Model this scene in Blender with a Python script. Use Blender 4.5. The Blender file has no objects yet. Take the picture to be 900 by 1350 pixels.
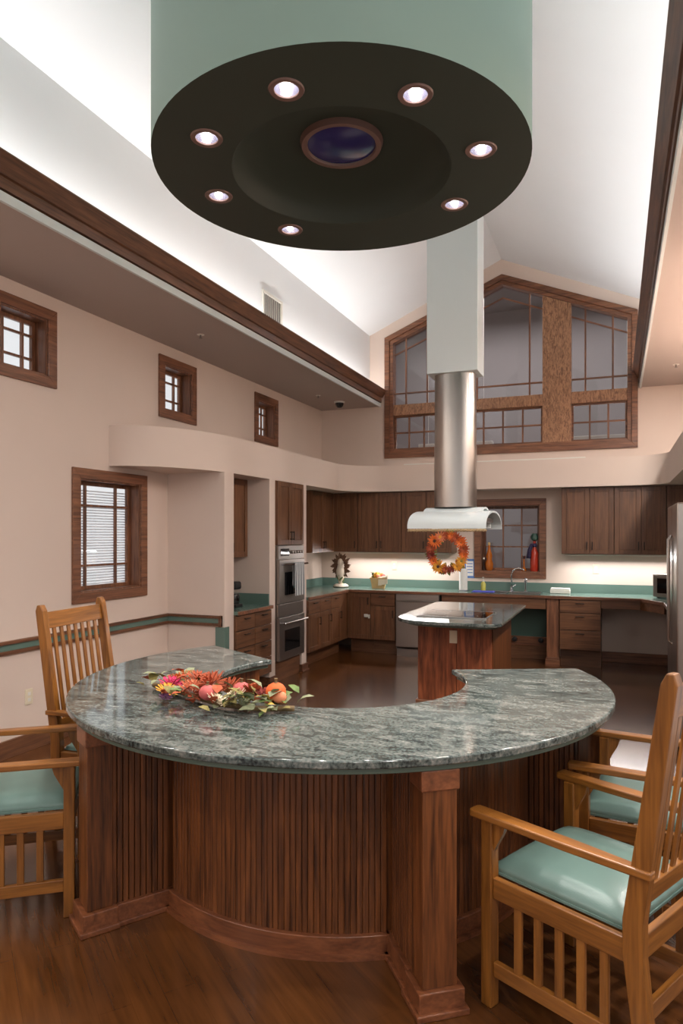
import bpy, bmesh, math, random
from mathutils import Vector, Matrix
random.seed(7)
PI = math.pi
def R(d): return math.radians(d)
scene = bpy.context.scene
COL = scene.collection
# ------------------------------------------------------------------ camera
cam_d = bpy.data.cameras.new('camera'); cam = bpy.data.objects.new('camera', cam_d); COL.objects.link(cam)
FPX = 900.0                                   # focal length in pixels of a 900 x 1350 frame
cam_d.sensor_fit = 'VERTICAL'; cam_d.sensor_height = 36.0
cam_d.lens = 36.0 * FPX / 1350.0
cam_d.shift_y = (706 - 675) / 1350.0          # level camera, horizon at row 706
cam_d.clip_start = 0.05; cam_d.clip_end = 200
cam.location = (0, 0, 1.6)
cam.rotation_euler = (PI / 2, 0, math.atan(362 / FPX))
scene.camera = cam
# ------------------------------------------------------------------ world, exposure
w = bpy.data.worlds.new('world'); scene.world = w; w.use_nodes = True
bg = w.node_tree.nodes['Background']; bg.inputs[0].default_value = (0.97, 0.98, 1.0, 1); bg.inputs[1].default_value = 0.62
vs = scene.view_settings
vs.view_transform = 'Standard'; vs.look = 'None'; vs.gamma = 1; vs.use_curve_mapping = False
vs.exposure = 0.55
def area(name, loc, rot, sx, sy, power, color=(1, 1, 1), spread=180):
    l = bpy.data.lights.new(name, 'AREA'); l.shape = 'RECTANGLE'; l.size = sx; l.size_y = sy
    l.energy = power; l.color = color; l.spread = R(spread)
    o = bpy.data.objects.new(name, l); COL.objects.link(o); o.location = loc; o.rotation_euler = rot
    return o
COVE = 48.0
area('cove_light_left', (-3.2, 3.4, 3.53), (PI, 0, 0), 0.05, 11.4, COVE, (1.0, 0.98, 0.97))
area('cove_light_right', (0.34, 3.4, 3.53), (PI, 0, 0), 0.05, 11.4, COVE, (1.0, 0.98, 0.97))

# ------------------------------------------------------------------ materials
def lin(c):
    return tuple(((v / 255) / 12.92 if v / 255 <= 0.04045 else ((v / 255 + 0.055) / 1.055) ** 2.4) for v in c) + (1,)
MATS = {}
def mat(name, rgb, rough=0.5, metal=0.0, spec=0.5, coat=0.0, emit=None, estr=0, bump=0, bscale=60, vary=0.0, vscale=3.0):
    m = bpy.data.materials.new(name); m.use_nodes = True; nt = m.node_tree; b = nt.nodes['Principled BSDF']
    b.inputs['Base Color'].default_value = lin(rgb); b.inputs['Roughness'].default_value = rough
    b.inputs['Metallic'].default_value = metal; b.inputs['Specular IOR Level'].default_value = spec
    b.inputs['Coat Weight'].default_value = coat; b.inputs['Coat Roughness'].default_value = 0.08
    if emit: b.inputs['Emission Color'].default_value = lin(emit); b.inputs['Emission Strength'].default_value = estr
    tc = nt.nodes.new('ShaderNodeTexCoord')
    n = nt.nodes.new('ShaderNodeTexNoise'); n.inputs['Scale'].default_value = vscale; n.inputs['Detail'].default_value = 4
    nt.links.new(tc.outputs['Object'], n.inputs['Vector'])
    if vary:
        mx = nt.nodes.new('ShaderNodeMixRGB'); c = lin(rgb)
        mx.inputs[1].default_value = tuple(v * (1 - vary) for v in c[:3]) + (1,)
        mx.inputs[2].default_value = tuple(min(1, v * (1 + vary)) for v in c[:3]) + (1,)
        nt.links.new(n.outputs['Fac'], mx.inputs[0]); nt.links.new(mx.outputs[0], b.inputs['Base Color'])
    if bump:
        n2 = nt.nodes.new('ShaderNodeTexNoise'); n2.inputs['Scale'].default_value = bscale
        nt.links.new(tc.outputs['Object'], n2.inputs['Vector'])
        bp = nt.nodes.new('ShaderNodeBump'); bp.inputs['Strength'].default_value = bump; bp.inputs['Distance'].default_value = 0.01
        nt.links.new(n2.outputs['Fac'], bp.inputs['Height']); nt.links.new(bp.outputs[0], b.inputs['Normal'])
    MATS[name] = m; return m
def wood(name, dark, light, axis='z', rough=0.4, coat=0.15, freq=26, stretch=0.06, contrast=(0.36, 0.68), plank=None):
    m = bpy.data.materials.new(name); m.use_nodes = True; nt = m.node_tree; b = nt.nodes['Principled BSDF']
    b.inputs['Roughness'].default_value = rough; b.inputs['Coat Weight'].default_value = coat; b.inputs['Coat Roughness'].default_value = 0.12
    tc = nt.nodes.new('ShaderNodeTexCoord'); mp = nt.nodes.new('ShaderNodeMapping')
    oi = nt.nodes.new('ShaderNodeObjectInfo'); ad = nt.nodes.new('ShaderNodeVectorMath'); ad.operation = 'ADD'
    ml = nt.nodes.new('ShaderNodeMath'); ml.operation = 'MULTIPLY'; ml.inputs[1].default_value = 9.0
    nt.links.new(oi.outputs['Random'], ml.inputs[0])
    nt.links.new(tc.outputs['Object'], ad.inputs[0]); nt.links.new(ml.outputs[0], ad.inputs[1])
    nt.links.new(ad.outputs[0], mp.inputs['Vector'])
    mp.inputs['Scale'].default_value = {'x': (stretch, 1, 1), 'y': (1, stretch, 1), 'z': (1, 1, stretch)}[axis]
    n = nt.nodes.new('ShaderNodeTexNoise'); n.inputs['Scale'].default_value = freq; n.inputs['Detail'].default_value = 5; n.inputs['Distortion'].default_value = 1.2
    f = nt.nodes.new('ShaderNodeTexNoise'); f.inputs['Scale'].default_value = freq * 5; f.inputs['Detail'].default_value = 2
    nt.links.new(mp.outputs[0], n.inputs['Vector']); nt.links.new(mp.outputs[0], f.inputs['Vector'])
    ma = nt.nodes.new('ShaderNodeMath'); ma.operation = 'MULTIPLY_ADD'; ma.inputs[1].default_value = 0.35
    nt.links.new(f.outputs['Fac'], ma.inputs[0])
    sc = nt.nodes.new('ShaderNodeMath'); sc.operation = 'MULTIPLY'; sc.inputs[1].default_value = 0.68
    nt.links.new(n.outputs['Fac'], sc.inputs[0]); nt.links.new(sc.outputs[0], ma.inputs[2])
    r = nt.nodes.new('ShaderNodeValToRGB'); r.color_ramp.elements[0].position = contrast[0]; r.color_ramp.elements[1].position = contrast[1]
    r.color_ramp.elements[0].color = lin(dark); r.color_ramp.elements[1].color = lin(light)
    nt.links.new(ma.outputs[0], r.inputs[0])
    out = r.outputs[0]
    if plank:
        mp2 = nt.nodes.new('ShaderNodeMapping'); mp2.inputs['Rotation'].default_value = (0, 0, R(plank))
        nt.links.new(tc.outputs['Object'], mp2.inputs['Vector']); nt.links.new(mp2.outputs[0], ad.inputs[0])
        br = nt.nodes.new('ShaderNodeTexBrick'); br.inputs['Scale'].default_value = 1.0
        br.inputs['Brick Width'].default_value = 0.95; br.inputs['Row Height'].default_value = 0.11; br.inputs['Mortar Size'].default_value = 0.0015
        br.inputs['Color1'].default_value = (0.94, 0.94, 0.94, 1); br.inputs['Color2'].default_value = (1, 1, 1, 1); br.inputs['Mortar'].default_value = (0.82, 0.8, 0.78, 1)
        nt.links.new(mp2.outputs[0], br.inputs['Vector'])
        mx = nt.nodes.new('ShaderNodeMixRGB'); mx.blend_type = 'MULTIPLY'; mx.inputs[0].default_value = 1
        nt.links.new(out, mx.inputs[1]); nt.links.new(br.outputs[0], mx.inputs[2]); out = mx.outputs[0]
    nt.links.new(out, b.inputs['Base Color'])
    bp = nt.nodes.new('ShaderNodeBump'); bp.inputs['Strength'].default_value = 0.08; bp.inputs['Distance'].default_value = 0.003
    nt.links.new(ma.outputs[0], bp.inputs['Height']); nt.links.new(bp.outputs[0], b.inputs['Normal'])
    MATS[name] = m; return m
def granite():
    m = bpy.data.materials.new('granite'); m.use_nodes = True; nt = m.node_tree; b = nt.nodes['Principled BSDF']
    b.inputs['Roughness'].default_value = 0.09; b.inputs['Specular IOR Level'].default_value = 0.6
    tc = nt.nodes.new('ShaderNodeTexCoord'); mp = nt.nodes.new('ShaderNodeMapping')
    mp.inputs['Rotation'].default_value = (0, 0, R(-62)); mp.inputs['Scale'].default_value = (0.5, 1.5, 1.0)
    nt.links.new(tc.outputs['Object'], mp.inputs['Vector'])
    a = nt.nodes.new('ShaderNodeTexNoise'); a.inputs['Scale'].default_value = 12; a.inputs['Detail'].default_value = 10; a.inputs['Roughness'].default_value = 0.68; a.inputs['Distortion'].default_value = 1.0
    nt.links.new(mp.outputs[0], a.inputs['Vector'])
    s = nt.nodes.new('ShaderNodeTexNoise'); s.inputs['Scale'].default_value = 95; s.inputs['Detail'].default_value = 3
    nt.links.new(tc.outputs['Object'], s.inputs['Vector'])
    ma = nt.nodes.new('ShaderNodeMath'); ma.operation = 'MULTIPLY_ADD'; ma.inputs[1].default_value = 0.40
    nt.links.new(s.outputs['Fac'], ma.inputs[0])
    sc = nt.nodes.new('ShaderNodeMath'); sc.operation = 'MULTIPLY'; sc.inputs[1].default_value = 0.75
    nt.links.new(a.outputs['Fac'], sc.inputs[0]); nt.links.new(sc.outputs[0], ma.inputs[2])
    r = nt.nodes.new('ShaderNodeValToRGB'); e = r.color_ramp.elements
    e[0].position = 0.42; e[0].color = lin((26, 31, 31)); e[1].position = 0.78; e[1].color = lin((160, 160, 153))
    x = e.new(0.51); x.color = lin((60, 68, 66)); x = e.new(0.575); x.color = lin((90, 99, 95)); x = e.new(0.65); x.color = lin((114, 117, 112))
    nt.links.new(ma.outputs[0], r.inputs[0]); nt.links.new(r.outputs[0], b.inputs['Base Color'])
    MATS['granite'] = m
def glass(name, tint=(1, 1, 1), gloss=0.12):
    m = bpy.data.materials.new(name); m.use_nodes = True; nt = m.node_tree; nt.nodes.remove(nt.nodes['Principled BSDF'])
    t = nt.nodes.new('ShaderNodeBsdfTransparent'); t.inputs[0].default_value = (*tint, 1)
    g = nt.nodes.new('ShaderNodeBsdfGlossy'); g.inputs['Roughness'].default_value = 0.02
    lw = nt.nodes.new('ShaderNodeLayerWeight'); lw.inputs[0].default_value = 0.5; pw = nt.nodes.new('ShaderNodeMath'); pw.operation = 'POWER'; pw.inputs[1].default_value = 4.0; nt.links.new(lw.outputs['Facing'], pw.inputs[0])
    fr = nt.nodes.new('ShaderNodeMath'); fr.operation = 'MULTIPLY_ADD'; fr.inputs[1].default_value = 0.9; fr.inputs[2].default_value = 0.04; nt.links.new(pw.outputs[0], fr.inputs[0])
    mx = nt.nodes.new('ShaderNodeMixShader'); nt.links.new(fr.outputs[0], mx.inputs[0])
    nt.links.new(t.outputs[0], mx.inputs[1]); nt.links.new(g.outputs[0], mx.inputs[2])
    nt.links.new(mx.outputs[0], nt.nodes['Material Output'].inputs[0]); MATS[name] = m
mat('wall_paint', (217, 199, 186), 0.75, spec=0.2, bump=0.03, bscale=180, vary=0.02)
mat('white_paint', (236, 238, 239), 0.8, spec=0.2, vary=0.015)
mat('trim_white', (205, 212, 210), 0.5)
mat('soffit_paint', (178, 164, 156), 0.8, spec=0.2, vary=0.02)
mat('grey_paint', (150, 142, 139), 0.8, vary=0.03)
mat('drum_green', (136, 160, 149), 0.6, spec=0.3, vary=0.02)
mat('drum_dark', (50, 55, 45), 0.6, spec=0.3, vary=0.05)
mat('drum_ring', (110, 82, 72), 0.45)
mat('blue_lens', (44, 42, 96), 0.12, spec=0.6)
mat('reflector', (200, 200, 215), 0.2, metal=0.9)
mat('lamp', (255, 250, 245), 0.3, emit=(255, 246, 240), estr=14)
mat('green_laminate', (98, 122, 112), 0.22, spec=0.5, vary=0.06, vscale=90)
mat('green_board', (88, 104, 92), 0.45, vary=0.04)
mat('dark_green', (52, 82, 72), 0.5, vary=0.05)
mat('steel', (172, 166, 160), 0.3, metal=1.0, vary=0.04)
mat('steel_dark', (146, 138, 132), 0.4, metal=1.0, vary=0.04)
mat('hood_white', (206, 214, 214), 0.3, spec=0.5, vary=0.01)
mat('chrome', (215, 215, 220), 0.08, metal=1.0)
mat('bronze', (62, 52, 46), 0.4, metal=0.7)
mat('black', (22, 22, 24), 0.35, vary=0.05)
mat('black_glass', (12, 12, 14), 0.05, spec=0.7)
mat('plastic_white', (226, 222, 212), 0.4)
mat('plastic_ivory', (222, 210, 184), 0.4)
mat('vinyl_green', (103, 129, 121), 0.33, spec=0.5, bump=0.05, bscale=240, vary=0.03)
mat('towel', (205, 208, 208), 0.9, vary=0.06)
mat('towel_stripe', (70, 76, 84), 0.9)
mat('paper', (235, 233, 228), 0.8)
mat('blue_print', (92, 130, 190), 0.7)
mat('blue_cloth', (84, 92, 190), 0.9, bump=0.3, bscale=80)
mat('blind', (222, 224, 228), 0.5)
mat('rope', (186, 160, 122), 0.9, bump=0.4, bscale=150)
mat('wicker', (196, 164, 112), 0.8, bump=0.5, bscale=120, vary=0.2, vscale=80)
mat('linen', (206, 196, 172), 0.95, vary=0.1, vscale=60)
mat('feather', (104, 74, 54), 0.9, vary=0.3, vscale=60)
mat('ceramic', (222, 206, 188), 0.5, vary=0.1, vscale=30)
mat('moss', (86, 108, 58), 0.9, vary=0.3, vscale=70)
for nm, c in {'rust': (168, 78, 44), 'orange': (222, 112, 44), 'gold': (226, 160, 52), 'magenta': (196, 44, 92), 'peach': (222, 140, 100),
              'cream': (222, 208, 178), 'dark_red': (128, 44, 34), 'pomegranate': (190, 92, 88), 'leaf_green': (98, 118, 62), 'leaf_olive': (128, 116, 62),
              'leaf_sage': (132, 136, 104), 'leaf_gold': (196, 162, 72), 'brown_center': (62, 38, 24), 'stem': (108, 86, 54), 'purple': (120, 70, 110), 'pumpkin': (214, 96, 40)}.items():
    mat(nm, c, 0.75, vary=0.18, vscale=40)
mat('oil_amber', (176, 96, 30), 0.1, spec=0.6); mat('oil_red', (170, 52, 34), 0.15, spec=0.6); mat('ribbon', (44, 36, 70), 0.6); mat('soap', (196, 190, 90), 0.2)
OAK_D, OAK_L = (86, 54, 33), (124, 83, 54)
wood('cab_z', OAK_D, OAK_L, 'z', 0.42, 0.1, 22); wood('cab_x', OAK_D, OAK_L, 'x', 0.42, 0.1, 22); wood('cab_y', OAK_D, OAK_L, 'y', 0.42, 0.1, 22)
wood('trim_z', (84, 50, 32), (146, 96, 66), 'z', 0.42, 0.1, 24); wood('trim_x', (84, 50, 32), (146, 96, 66), 'x', 0.42, 0.1, 24); wood('trim_y', (74, 46, 30), (124, 82, 56), 'y', 0.42, 0.1, 24)
wood('burl', (112, 76, 52), (172, 126, 92), 'z', 0.45, 0.1, 60, 0.22, (0.42, 0.58))
wood('bar_z', (60, 31, 14), (132, 77, 39), 'z', 0.35, 0.2, 24); wood('bar_x', (96, 53, 31), (144, 87, 54), 'x', 0.35, 0.2, 20)
wood('island_z', (90, 44, 24), (166, 94, 58), 'z', 0.4, 0.1, 16, 0.1)
wood('chair_z', (104, 61, 20), (158, 101, 42), 'z', 0.33, 0.25, 22); wood('chair_x', (106, 62, 21), (162, 104, 44), 'x', 0.33, 0.25, 22); wood('chair_y', (104, 61, 20), (158, 101, 42), 'y', 0.33, 0.25, 22)
wood('floor_wood', (68, 38, 17), (108, 65, 31), 'x', 0.2, 0.3, 9, 0.09, (0.3, 0.72), plank=38)
granite(); glass('glass'); glass('glass_dim', (0.8, 0.8, 0.82))

# ------------------------------------------------------------------ mesh helpers
class MB:
    """collects shapes into one mesh"""
    def __init__(s): s.bm = bmesh.new()
    def box(s, x0, x1, y0, y1, z0, z1, M=None):
        v = [s.bm.verts.new((x, y, z)) for x in (x0, x1) for y in (y0, y1) for z in (z0, z1)]
        for f in ((0, 1, 3, 2), (4, 6, 7, 5), (0, 4, 5, 1), (2, 3, 7, 6), (0, 2, 6, 4), (1, 5, 7, 3)): s.bm.faces.new([v[i] for i in f])
        if M: bmesh.ops.transform(s.bm, matrix=M, verts=v)
        return s
    def prism(s, pts, z0, z1, M=None):                       # polygon in xy, extruded in z
        a = [s.bm.verts.new((p[0], p[1], z0)) for p in pts]; b = [s.bm.verts.new((p[0], p[1], z1)) for p in pts]
        n = len(pts); s.bm.faces.new(a[::-1]); s.bm.faces.new(b)
        for i in range(n): s.bm.faces.new([a[i], a[(i + 1) % n], b[(i + 1) % n], b[i]])
        if M: bmesh.ops.transform(s.bm, matrix=M, verts=a + b)
        return s
    def strip(s, lo, hi, y0=None, M=None, closed=False):     # quads between two point rows
        a = [s.bm.verts.new(p) for p in lo]; b = [s.bm.verts.new(p) for p in hi]
        n = len(a)
        for i in range(n if closed else n - 1): s.bm.faces.new([a[i], a[(i + 1) % n], b[(i + 1) % n], b[i]])
        return s
    def sweep(s, prof, path, closed=False):                  # prof: (out, z) pairs; path: (x, y) pairs, out = left-hand normal
        n = len(path); rows = []
        for i, p in enumerate(path):
            q0 = path[(i - 1) % n] if (closed or i) else p; q1 = path[(i + 1) % n] if (closed or i < n - 1) else p
            def nrm(a, b):
                d = Vector((b[0] - a[0], b[1] - a[1])); d.normalize() if d.length else None; return Vector((-d.y, d.x))
            if q0 == p: m = nrm(p, q1); k = 1
            elif q1 == p: m = nrm(q0, p); k = 1
            else:
                n0, n1 = nrm(q0, p), nrm(p, q1); m = n0 + n1; m.normalize(); k = 1 / max(0.3, m.dot(n0))
            rows.append([s.bm.verts.new((p[0] + m.x * o * k, p[1] + m.y * o * k, z)) for o, z in prof])
        m = len(prof)
        for i in range(n if closed else n - 1):
            a, b = rows[i], rows[(i + 1) % n]
            for j in range(m): s.bm.faces.new([a[j], b[j], b[(j + 1) % m], a[(j + 1) % m]])
        if not closed: s.bm.faces.new(rows[0]); s.bm.faces.new(rows[-1][::-1])
        return s
    def lathe(s, prof, n=24, M=None, cap=True):              # prof: (r, z)
        rows = [[s.bm.verts.new((r * math.cos(2 * PI * i / n), r * math.sin(2 * PI * i / n), z)) for i in range(n)] for r, z in prof]
        for a, b in zip(rows, rows[1:]):
            for i in range(n): s.bm.faces.new([a[i], a[(i + 1) % n], b[(i + 1) % n], b[i]])
        if cap:
            s.bm.faces.new(rows[0][::-1]); s.bm.faces.new(rows[-1])
        if M: bmesh.ops.transform(s.bm, matrix=M, verts=[v for r in rows for v in r])
        return s
    def tube(s, pts, r, n=8):
        pts = [Vector(p) for p in pts]; rows = []; up = Vector((0, 0, 1))
        for i, p in enumerate(pts):
            d = (pts[min(i + 1, len(pts) - 1)] - pts[max(i - 1, 0)]).normalized()
            a = d.cross(up if abs(d.z) < 0.9 else Vector((1, 0, 0))).normalized(); b = d.cross(a)
            rr = r[i] if isinstance(r, (list, tuple)) else r
            rows.append([s.bm.verts.new(p + (a * math.cos(2 * PI * k / n) + b * math.sin(2 * PI * k / n)) * rr) for k in range(n)])
        for a, b in zip(rows, rows[1:]):
            for k in range(n): s.bm.faces.new([a[k], a[(k + 1) % n], b[(k + 1) % n], b[k]])
        s.bm.faces.new(rows[0]); s.bm.faces.new(rows[-1][::-1]); return s
    def obj(s, name, m, parent=None, bevel=0, smooth=False, loc=None, rz=0):
        bmesh.ops.recalc_face_normals(s.bm, faces=s.bm.faces)
        me = bpy.data.meshes.new(name); s.bm.to_mesh(me); s.bm.free()
        o = bpy.data.objects.new(name, me); COL.objects.link(o); me.materials.append(MATS[m])
        if smooth:
            for p in me.polygons: p.use_smooth = True
        if smooth and smooth != 'all':
            me.set_sharp_from_angle(angle=R(40))
        if bevel:
            b = o.modifiers.new('bevel', 'BEVEL'); b.width = bevel; b.segments = 2; b.limit_method = 'ANGLE'; b.angle_limit = R(40)
        if parent: o.parent = parent
        if loc: o.location = loc
        o.rotation_euler.z = rz
        return o
def tag(o, label, cat, group=None):
    o['label'] = label; o['category'] = cat
    if group: o['group'] = group
    return o
def struct(o, label=None):
    o['kind'] = 'structure'
    if label: o['label'] = label
    return o
def thing(name, label, cat, loc=(0, 0, 0), rz=0, group=None):
    o = bpy.data.objects.new(name, None); COL.objects.link(o); o.empty_display_size = 0.1
    o.location = loc; o.rotation_euler.z = rz; return tag(o, label, cat, group)
def copy_tree(o, parent=None):
    c = o.copy(); COL.objects.link(c); c.parent = parent
    for ch in list(o.children): copy_tree(ch, c)
    return c
def dup(o, loc=None, rz=None):
    c = o.copy(); COL.objects.link(c)
    if loc is not None: c.location = loc
    if rz is not None: c.rotation_euler.z = rz
    return c
def arc(cx, cy, r, a0, a1, n):
    return [(cx + r * math.cos(R(a0 + (a1 - a0) * i / n)), cy + r * math.sin(R(a0 + (a1 - a0) * i / n))) for i in range(n + 1)]

# ================================================================== THE SETTING
XL, XR, YB, YR = -4.06, 1.2, 9.3, -2.5        # left, right, back, rear wall planes
XC = -1.43                                     # ridge line
UL, UR = -3.30, 0.44                           # upper walls above the coves
ZS, ZE, ZA = 3.45, 4.48, 5.306                 # soffit, eave, ridge heights
o = MB().box(XL - .3, XR + .3, YR - .3, YB + 3.2, -0.1, 0).obj('floor', 'floor_wood'); struct(o, 'glossy brown wood plank floor')
def wall_holes(name, axis, plane, thick, u0, u1, z0, z1, holes, m):
    us = sorted({u0, u1, *[h[0] for h in holes], *[h[1] for h in holes]}); zs = sorted({z0, z1, *[h[2] for h in holes], *[h[3] for h in holes]})
    mb = MB()
    for a, b in zip(us, us[1:]):
        run = None
        for c, d in list(zip(zs, zs[1:])) + [(None, None)]:
            solid = c is not None and not any(h[0] <= a and b <= h[1] and h[2] <= c and d <= h[3] for h in holes)
            if solid: run = (run[0], d) if run else (c, d)
            elif run:
                lo, hi = sorted((plane, plane + thick))
                if axis == 'x': mb.box(lo, hi, a, b, *run)
                else: mb.box(a, b, lo, hi, *run)
                run = None
    bmesh.ops.remove_doubles(mb.bm, verts=mb.bm.verts, dist=1e-5)
    return struct(mb.obj(name, m))
CW = 0.085                                     # casing width
SQ = [(3.50, 4.11), (5.40, 6.02), (7.265, 7.865)]
holes = [(a + CW, b - CW, 2.74 + CW, 3.34 - CW) for a, b in SQ] + [(4.28 + CW, 5.214 - CW, 1.045 + CW, 2.153 - CW)]
wall_holes('wall_left', 'x', XL, -0.16, YR, YB, 0, ZS + .05, holes, 'wall_paint')
wall_holes('wall_right', 'x', XR, 0.16, YR, YB, 0, ZS + .05, [(-1.8, 0.6, 0.5, 3.0), (1.0, 3.4, 0.5, 3.0)], 'wall_paint')
wall_holes('wall_rear', 'y', YR, -0.16, XL, XR, 0, ZS + .05, [(-3.8, -1.6, 0.1, 3.1), (-1.3, 0.9, 0.1, 3.1)], 'wall_paint')
struct(MB().prism([(XL, ZS), (XR, ZS), (XR, ZE), (XC, ZA + .1), (XL, ZE)], 0, .16, Matrix(((1, 0, 0, 0), (0, 0, -1, YR), (0, 1, 0, 0), (0, 0, 0, 1)))).obj('wall_rear_gable', 'white_paint'))
# back wall: lower part with the pass-through, gable part around the big window
PT = (-1.79, -0.85, 1.03, 2.09)
wall_holes('wall_back', 'y', YB, 0.2, XL, XR, 0, 2.70, [(PT[0] + CW, PT[1] - CW, PT[2] + CW, PT[3] - CW)], 'wall_paint')
GW = [(-3.07, 2.70), (0.25, 2.70), (0.25, 4.42), (-1.42, 5.10), (-3.07, 4.42)]
XZ = lambda y: Matrix(((1, 0, 0, 0), (0, 0, -1, y), (0, 1, 0, 0), (0, 0, 0, 1)))      # polygon (x, z) -> plane facing -y at y, extruded towards -y
mb = MB()
for poly in ([(XL, 2.7), (-3.07, 2.7), (-3.07, 4.42), (XL, 4.42)], [(0.25, 2.7), (XR, 2.7), (XR, 4.42), (0.25, 4.42)],
             [(XL, 4.42), (-3.07, 4.42), (-1.42, 5.10), (-1.42, 5.5), (XL, 5.5)], [(XR, 4.42), (0.25, 4.42), (-1.42, 5.10), (-1.42, 5.5), (XR, 5.5)]):
    mb.prism(poly, 0, 0.2, XZ(YB + .2))
struct(mb.obj('wall_back_gable', 'wall_paint'), 'peach gable wall around the big window')
# upper walls above the coves and sloped ceiling
struct(MB().box(UL - .12, UL, YR, YB, ZS + .05, ZE + .1).obj('wall_left_upper', 'white_paint'))
struct(MB().box(UR, UR + .12, YR, YB, ZS + .05, ZE + .1).obj('wall_right_upper', 'white_paint'))
mb = MB()
for a in (UL - .2, UR + .2):
    za = ZE - (ZA - ZE) / (XC - UL) * .2
    mb.prism([(a, za), (XC, ZA), (XC, ZA + .12), (a, za + .12)], 0, YB - YR, XZ(YB))
struct(mb.obj('ceiling', 'white_paint'), 'white sloped ceiling')
# soffits with white fascia, wood strip and crown
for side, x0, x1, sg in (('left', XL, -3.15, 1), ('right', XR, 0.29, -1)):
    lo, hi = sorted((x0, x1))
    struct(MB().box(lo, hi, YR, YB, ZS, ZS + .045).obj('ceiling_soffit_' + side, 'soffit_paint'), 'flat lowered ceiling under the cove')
    P_ = lambda pr: [(x1 + sg * a, z) for a, z in pr]
    struct(MB().prism(P_([(0, ZS - .01), (.02, ZS - .01), (.02, ZS + .045), (0, ZS + .045)]), 0, YB - YR, XZ(YB)).obj('trim_1' if sg > 0 else 'trim_2', 'trim_white'), 'white strip along the soffit edge')
    struct(MB().prism(P_([(.005, ZS + .055), (.03, ZS + .055), (.03, ZS + .12), (.005, ZS + .12)]), 0, YB - YR, XZ(YB)).obj('trim_3' if sg > 0 else 'trim_4', 'trim_y'), 'oak strip below the crown')
    struct(MB().prism(P_([(0, ZS + .045), (.005, ZS + .12), (.03, ZS + .12), (.045, ZS + .125), (.10, ZS + .215), (.10, ZS + .225), (.075, ZS + .225), (0, ZS + .14)]), 0, YB - YR, XZ(YB)).obj('trim_5' if sg > 0 else 'trim_6', 'trim_y'), 'dark oak crown hiding the cove light')
# bulkhead over the cabinets: sweeping curve from the left wall round to the right
BX, BY, BR = -3.42, 8.86, 0.56
bp = [(XL + (BX - XL) * math.sin(R(a)), 5.85 - 1.13 * math.cos(R(a))) for a in range(0, 91, 5)] + [(BX, 8.31)]
bp += arc(BX + .55, 8.31, .55, 180, 90, 10)[1:]
bp += [(0.20, BY)] + arc(0.20, BY - .36, .36, 90, 0, 8)[1:] + [(0.56, 4.6), (XR, 4.6)]
poly = bp + [(XR, YB), (XL, YB)]
struct(MB().prism(poly, 2.20, 2.55).obj('bulkhead', 'wall_paint', smooth=True), 'curved peach bulkhead running above the kitchen cabinets')
# wall jog and stub walls of the niche and oven
struct(MB().box(XL, BX, 5.55, 5.72, 0, 2.2).obj('wall_niche_near', 'wall_paint'))
struct(MB().box(XL, BX, 6.45, 6.58, 0, 2.2).obj('wall_niche_far', 'wall_paint'))
struct(MB().box(XL, BX, 7.25, 7.38, 0, 2.2).obj('wall_oven_end', 'wall_paint'))
for y0, y1, nm in ((6.45, 6.58, 'baseboard_niche'), (7.25, 7.38, 'baseboard_oven')):
    struct(MB().box(XL, BX + .018, y0 - .018, y1 + .018, 0, .09).box(XL, BX + .03, y0 - .03, y1 + .03, 0, .02).obj(nm, 'trim_y', bevel=.003))
struct(MB().box(XL, XL + .018, YR, 5.55, 0, .13).box(XL, BX, 5.532, 5.55, 0, .13).obj('baseboard_left', 'trim_y', bevel=.003))
struct(MB().box(-.168, XR, YB - .02, YB, 0, .13).box(-2.1, -.8, YB - .02, YB, 0, .13).obj('baseboard_back', 'trim_x', bevel=.003))
# chair rail: two oak strips with a green band
cr = thing('trim_7', 'chair rail', 'rail'); del cr['category']; struct(cr, 'chair rail of two oak strips with a green band between')
path = [(BX - .02, 5.55), (XL, 5.55), (XL, YR)]
for nm, z0, z1, th, m in (('strip', .818, .842, .03, 'trim_y'), ('band', .772, .818, .016, 'green_laminate'), ('strip', .745, .772, .028, 'trim_y')):
    MB().sweep([(0, z0), (th, z0), (th, z1), (0, z1)], path).obj(nm, m, cr)
MB().box(BX - .045, BX - .02, 5.515, 5.55, .74, .845).obj('end_block', 'trim_z', cr)
o = MB().box(BX - .09, BX + .012, 5.535, 5.55, .45, .735).box(BX, BX + .012, 5.55, 5.62, .45, .735).obj('corner_guard', 'green_laminate', bevel=.002); struct(o, 'green laminate corner guard below the chair rail')

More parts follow.
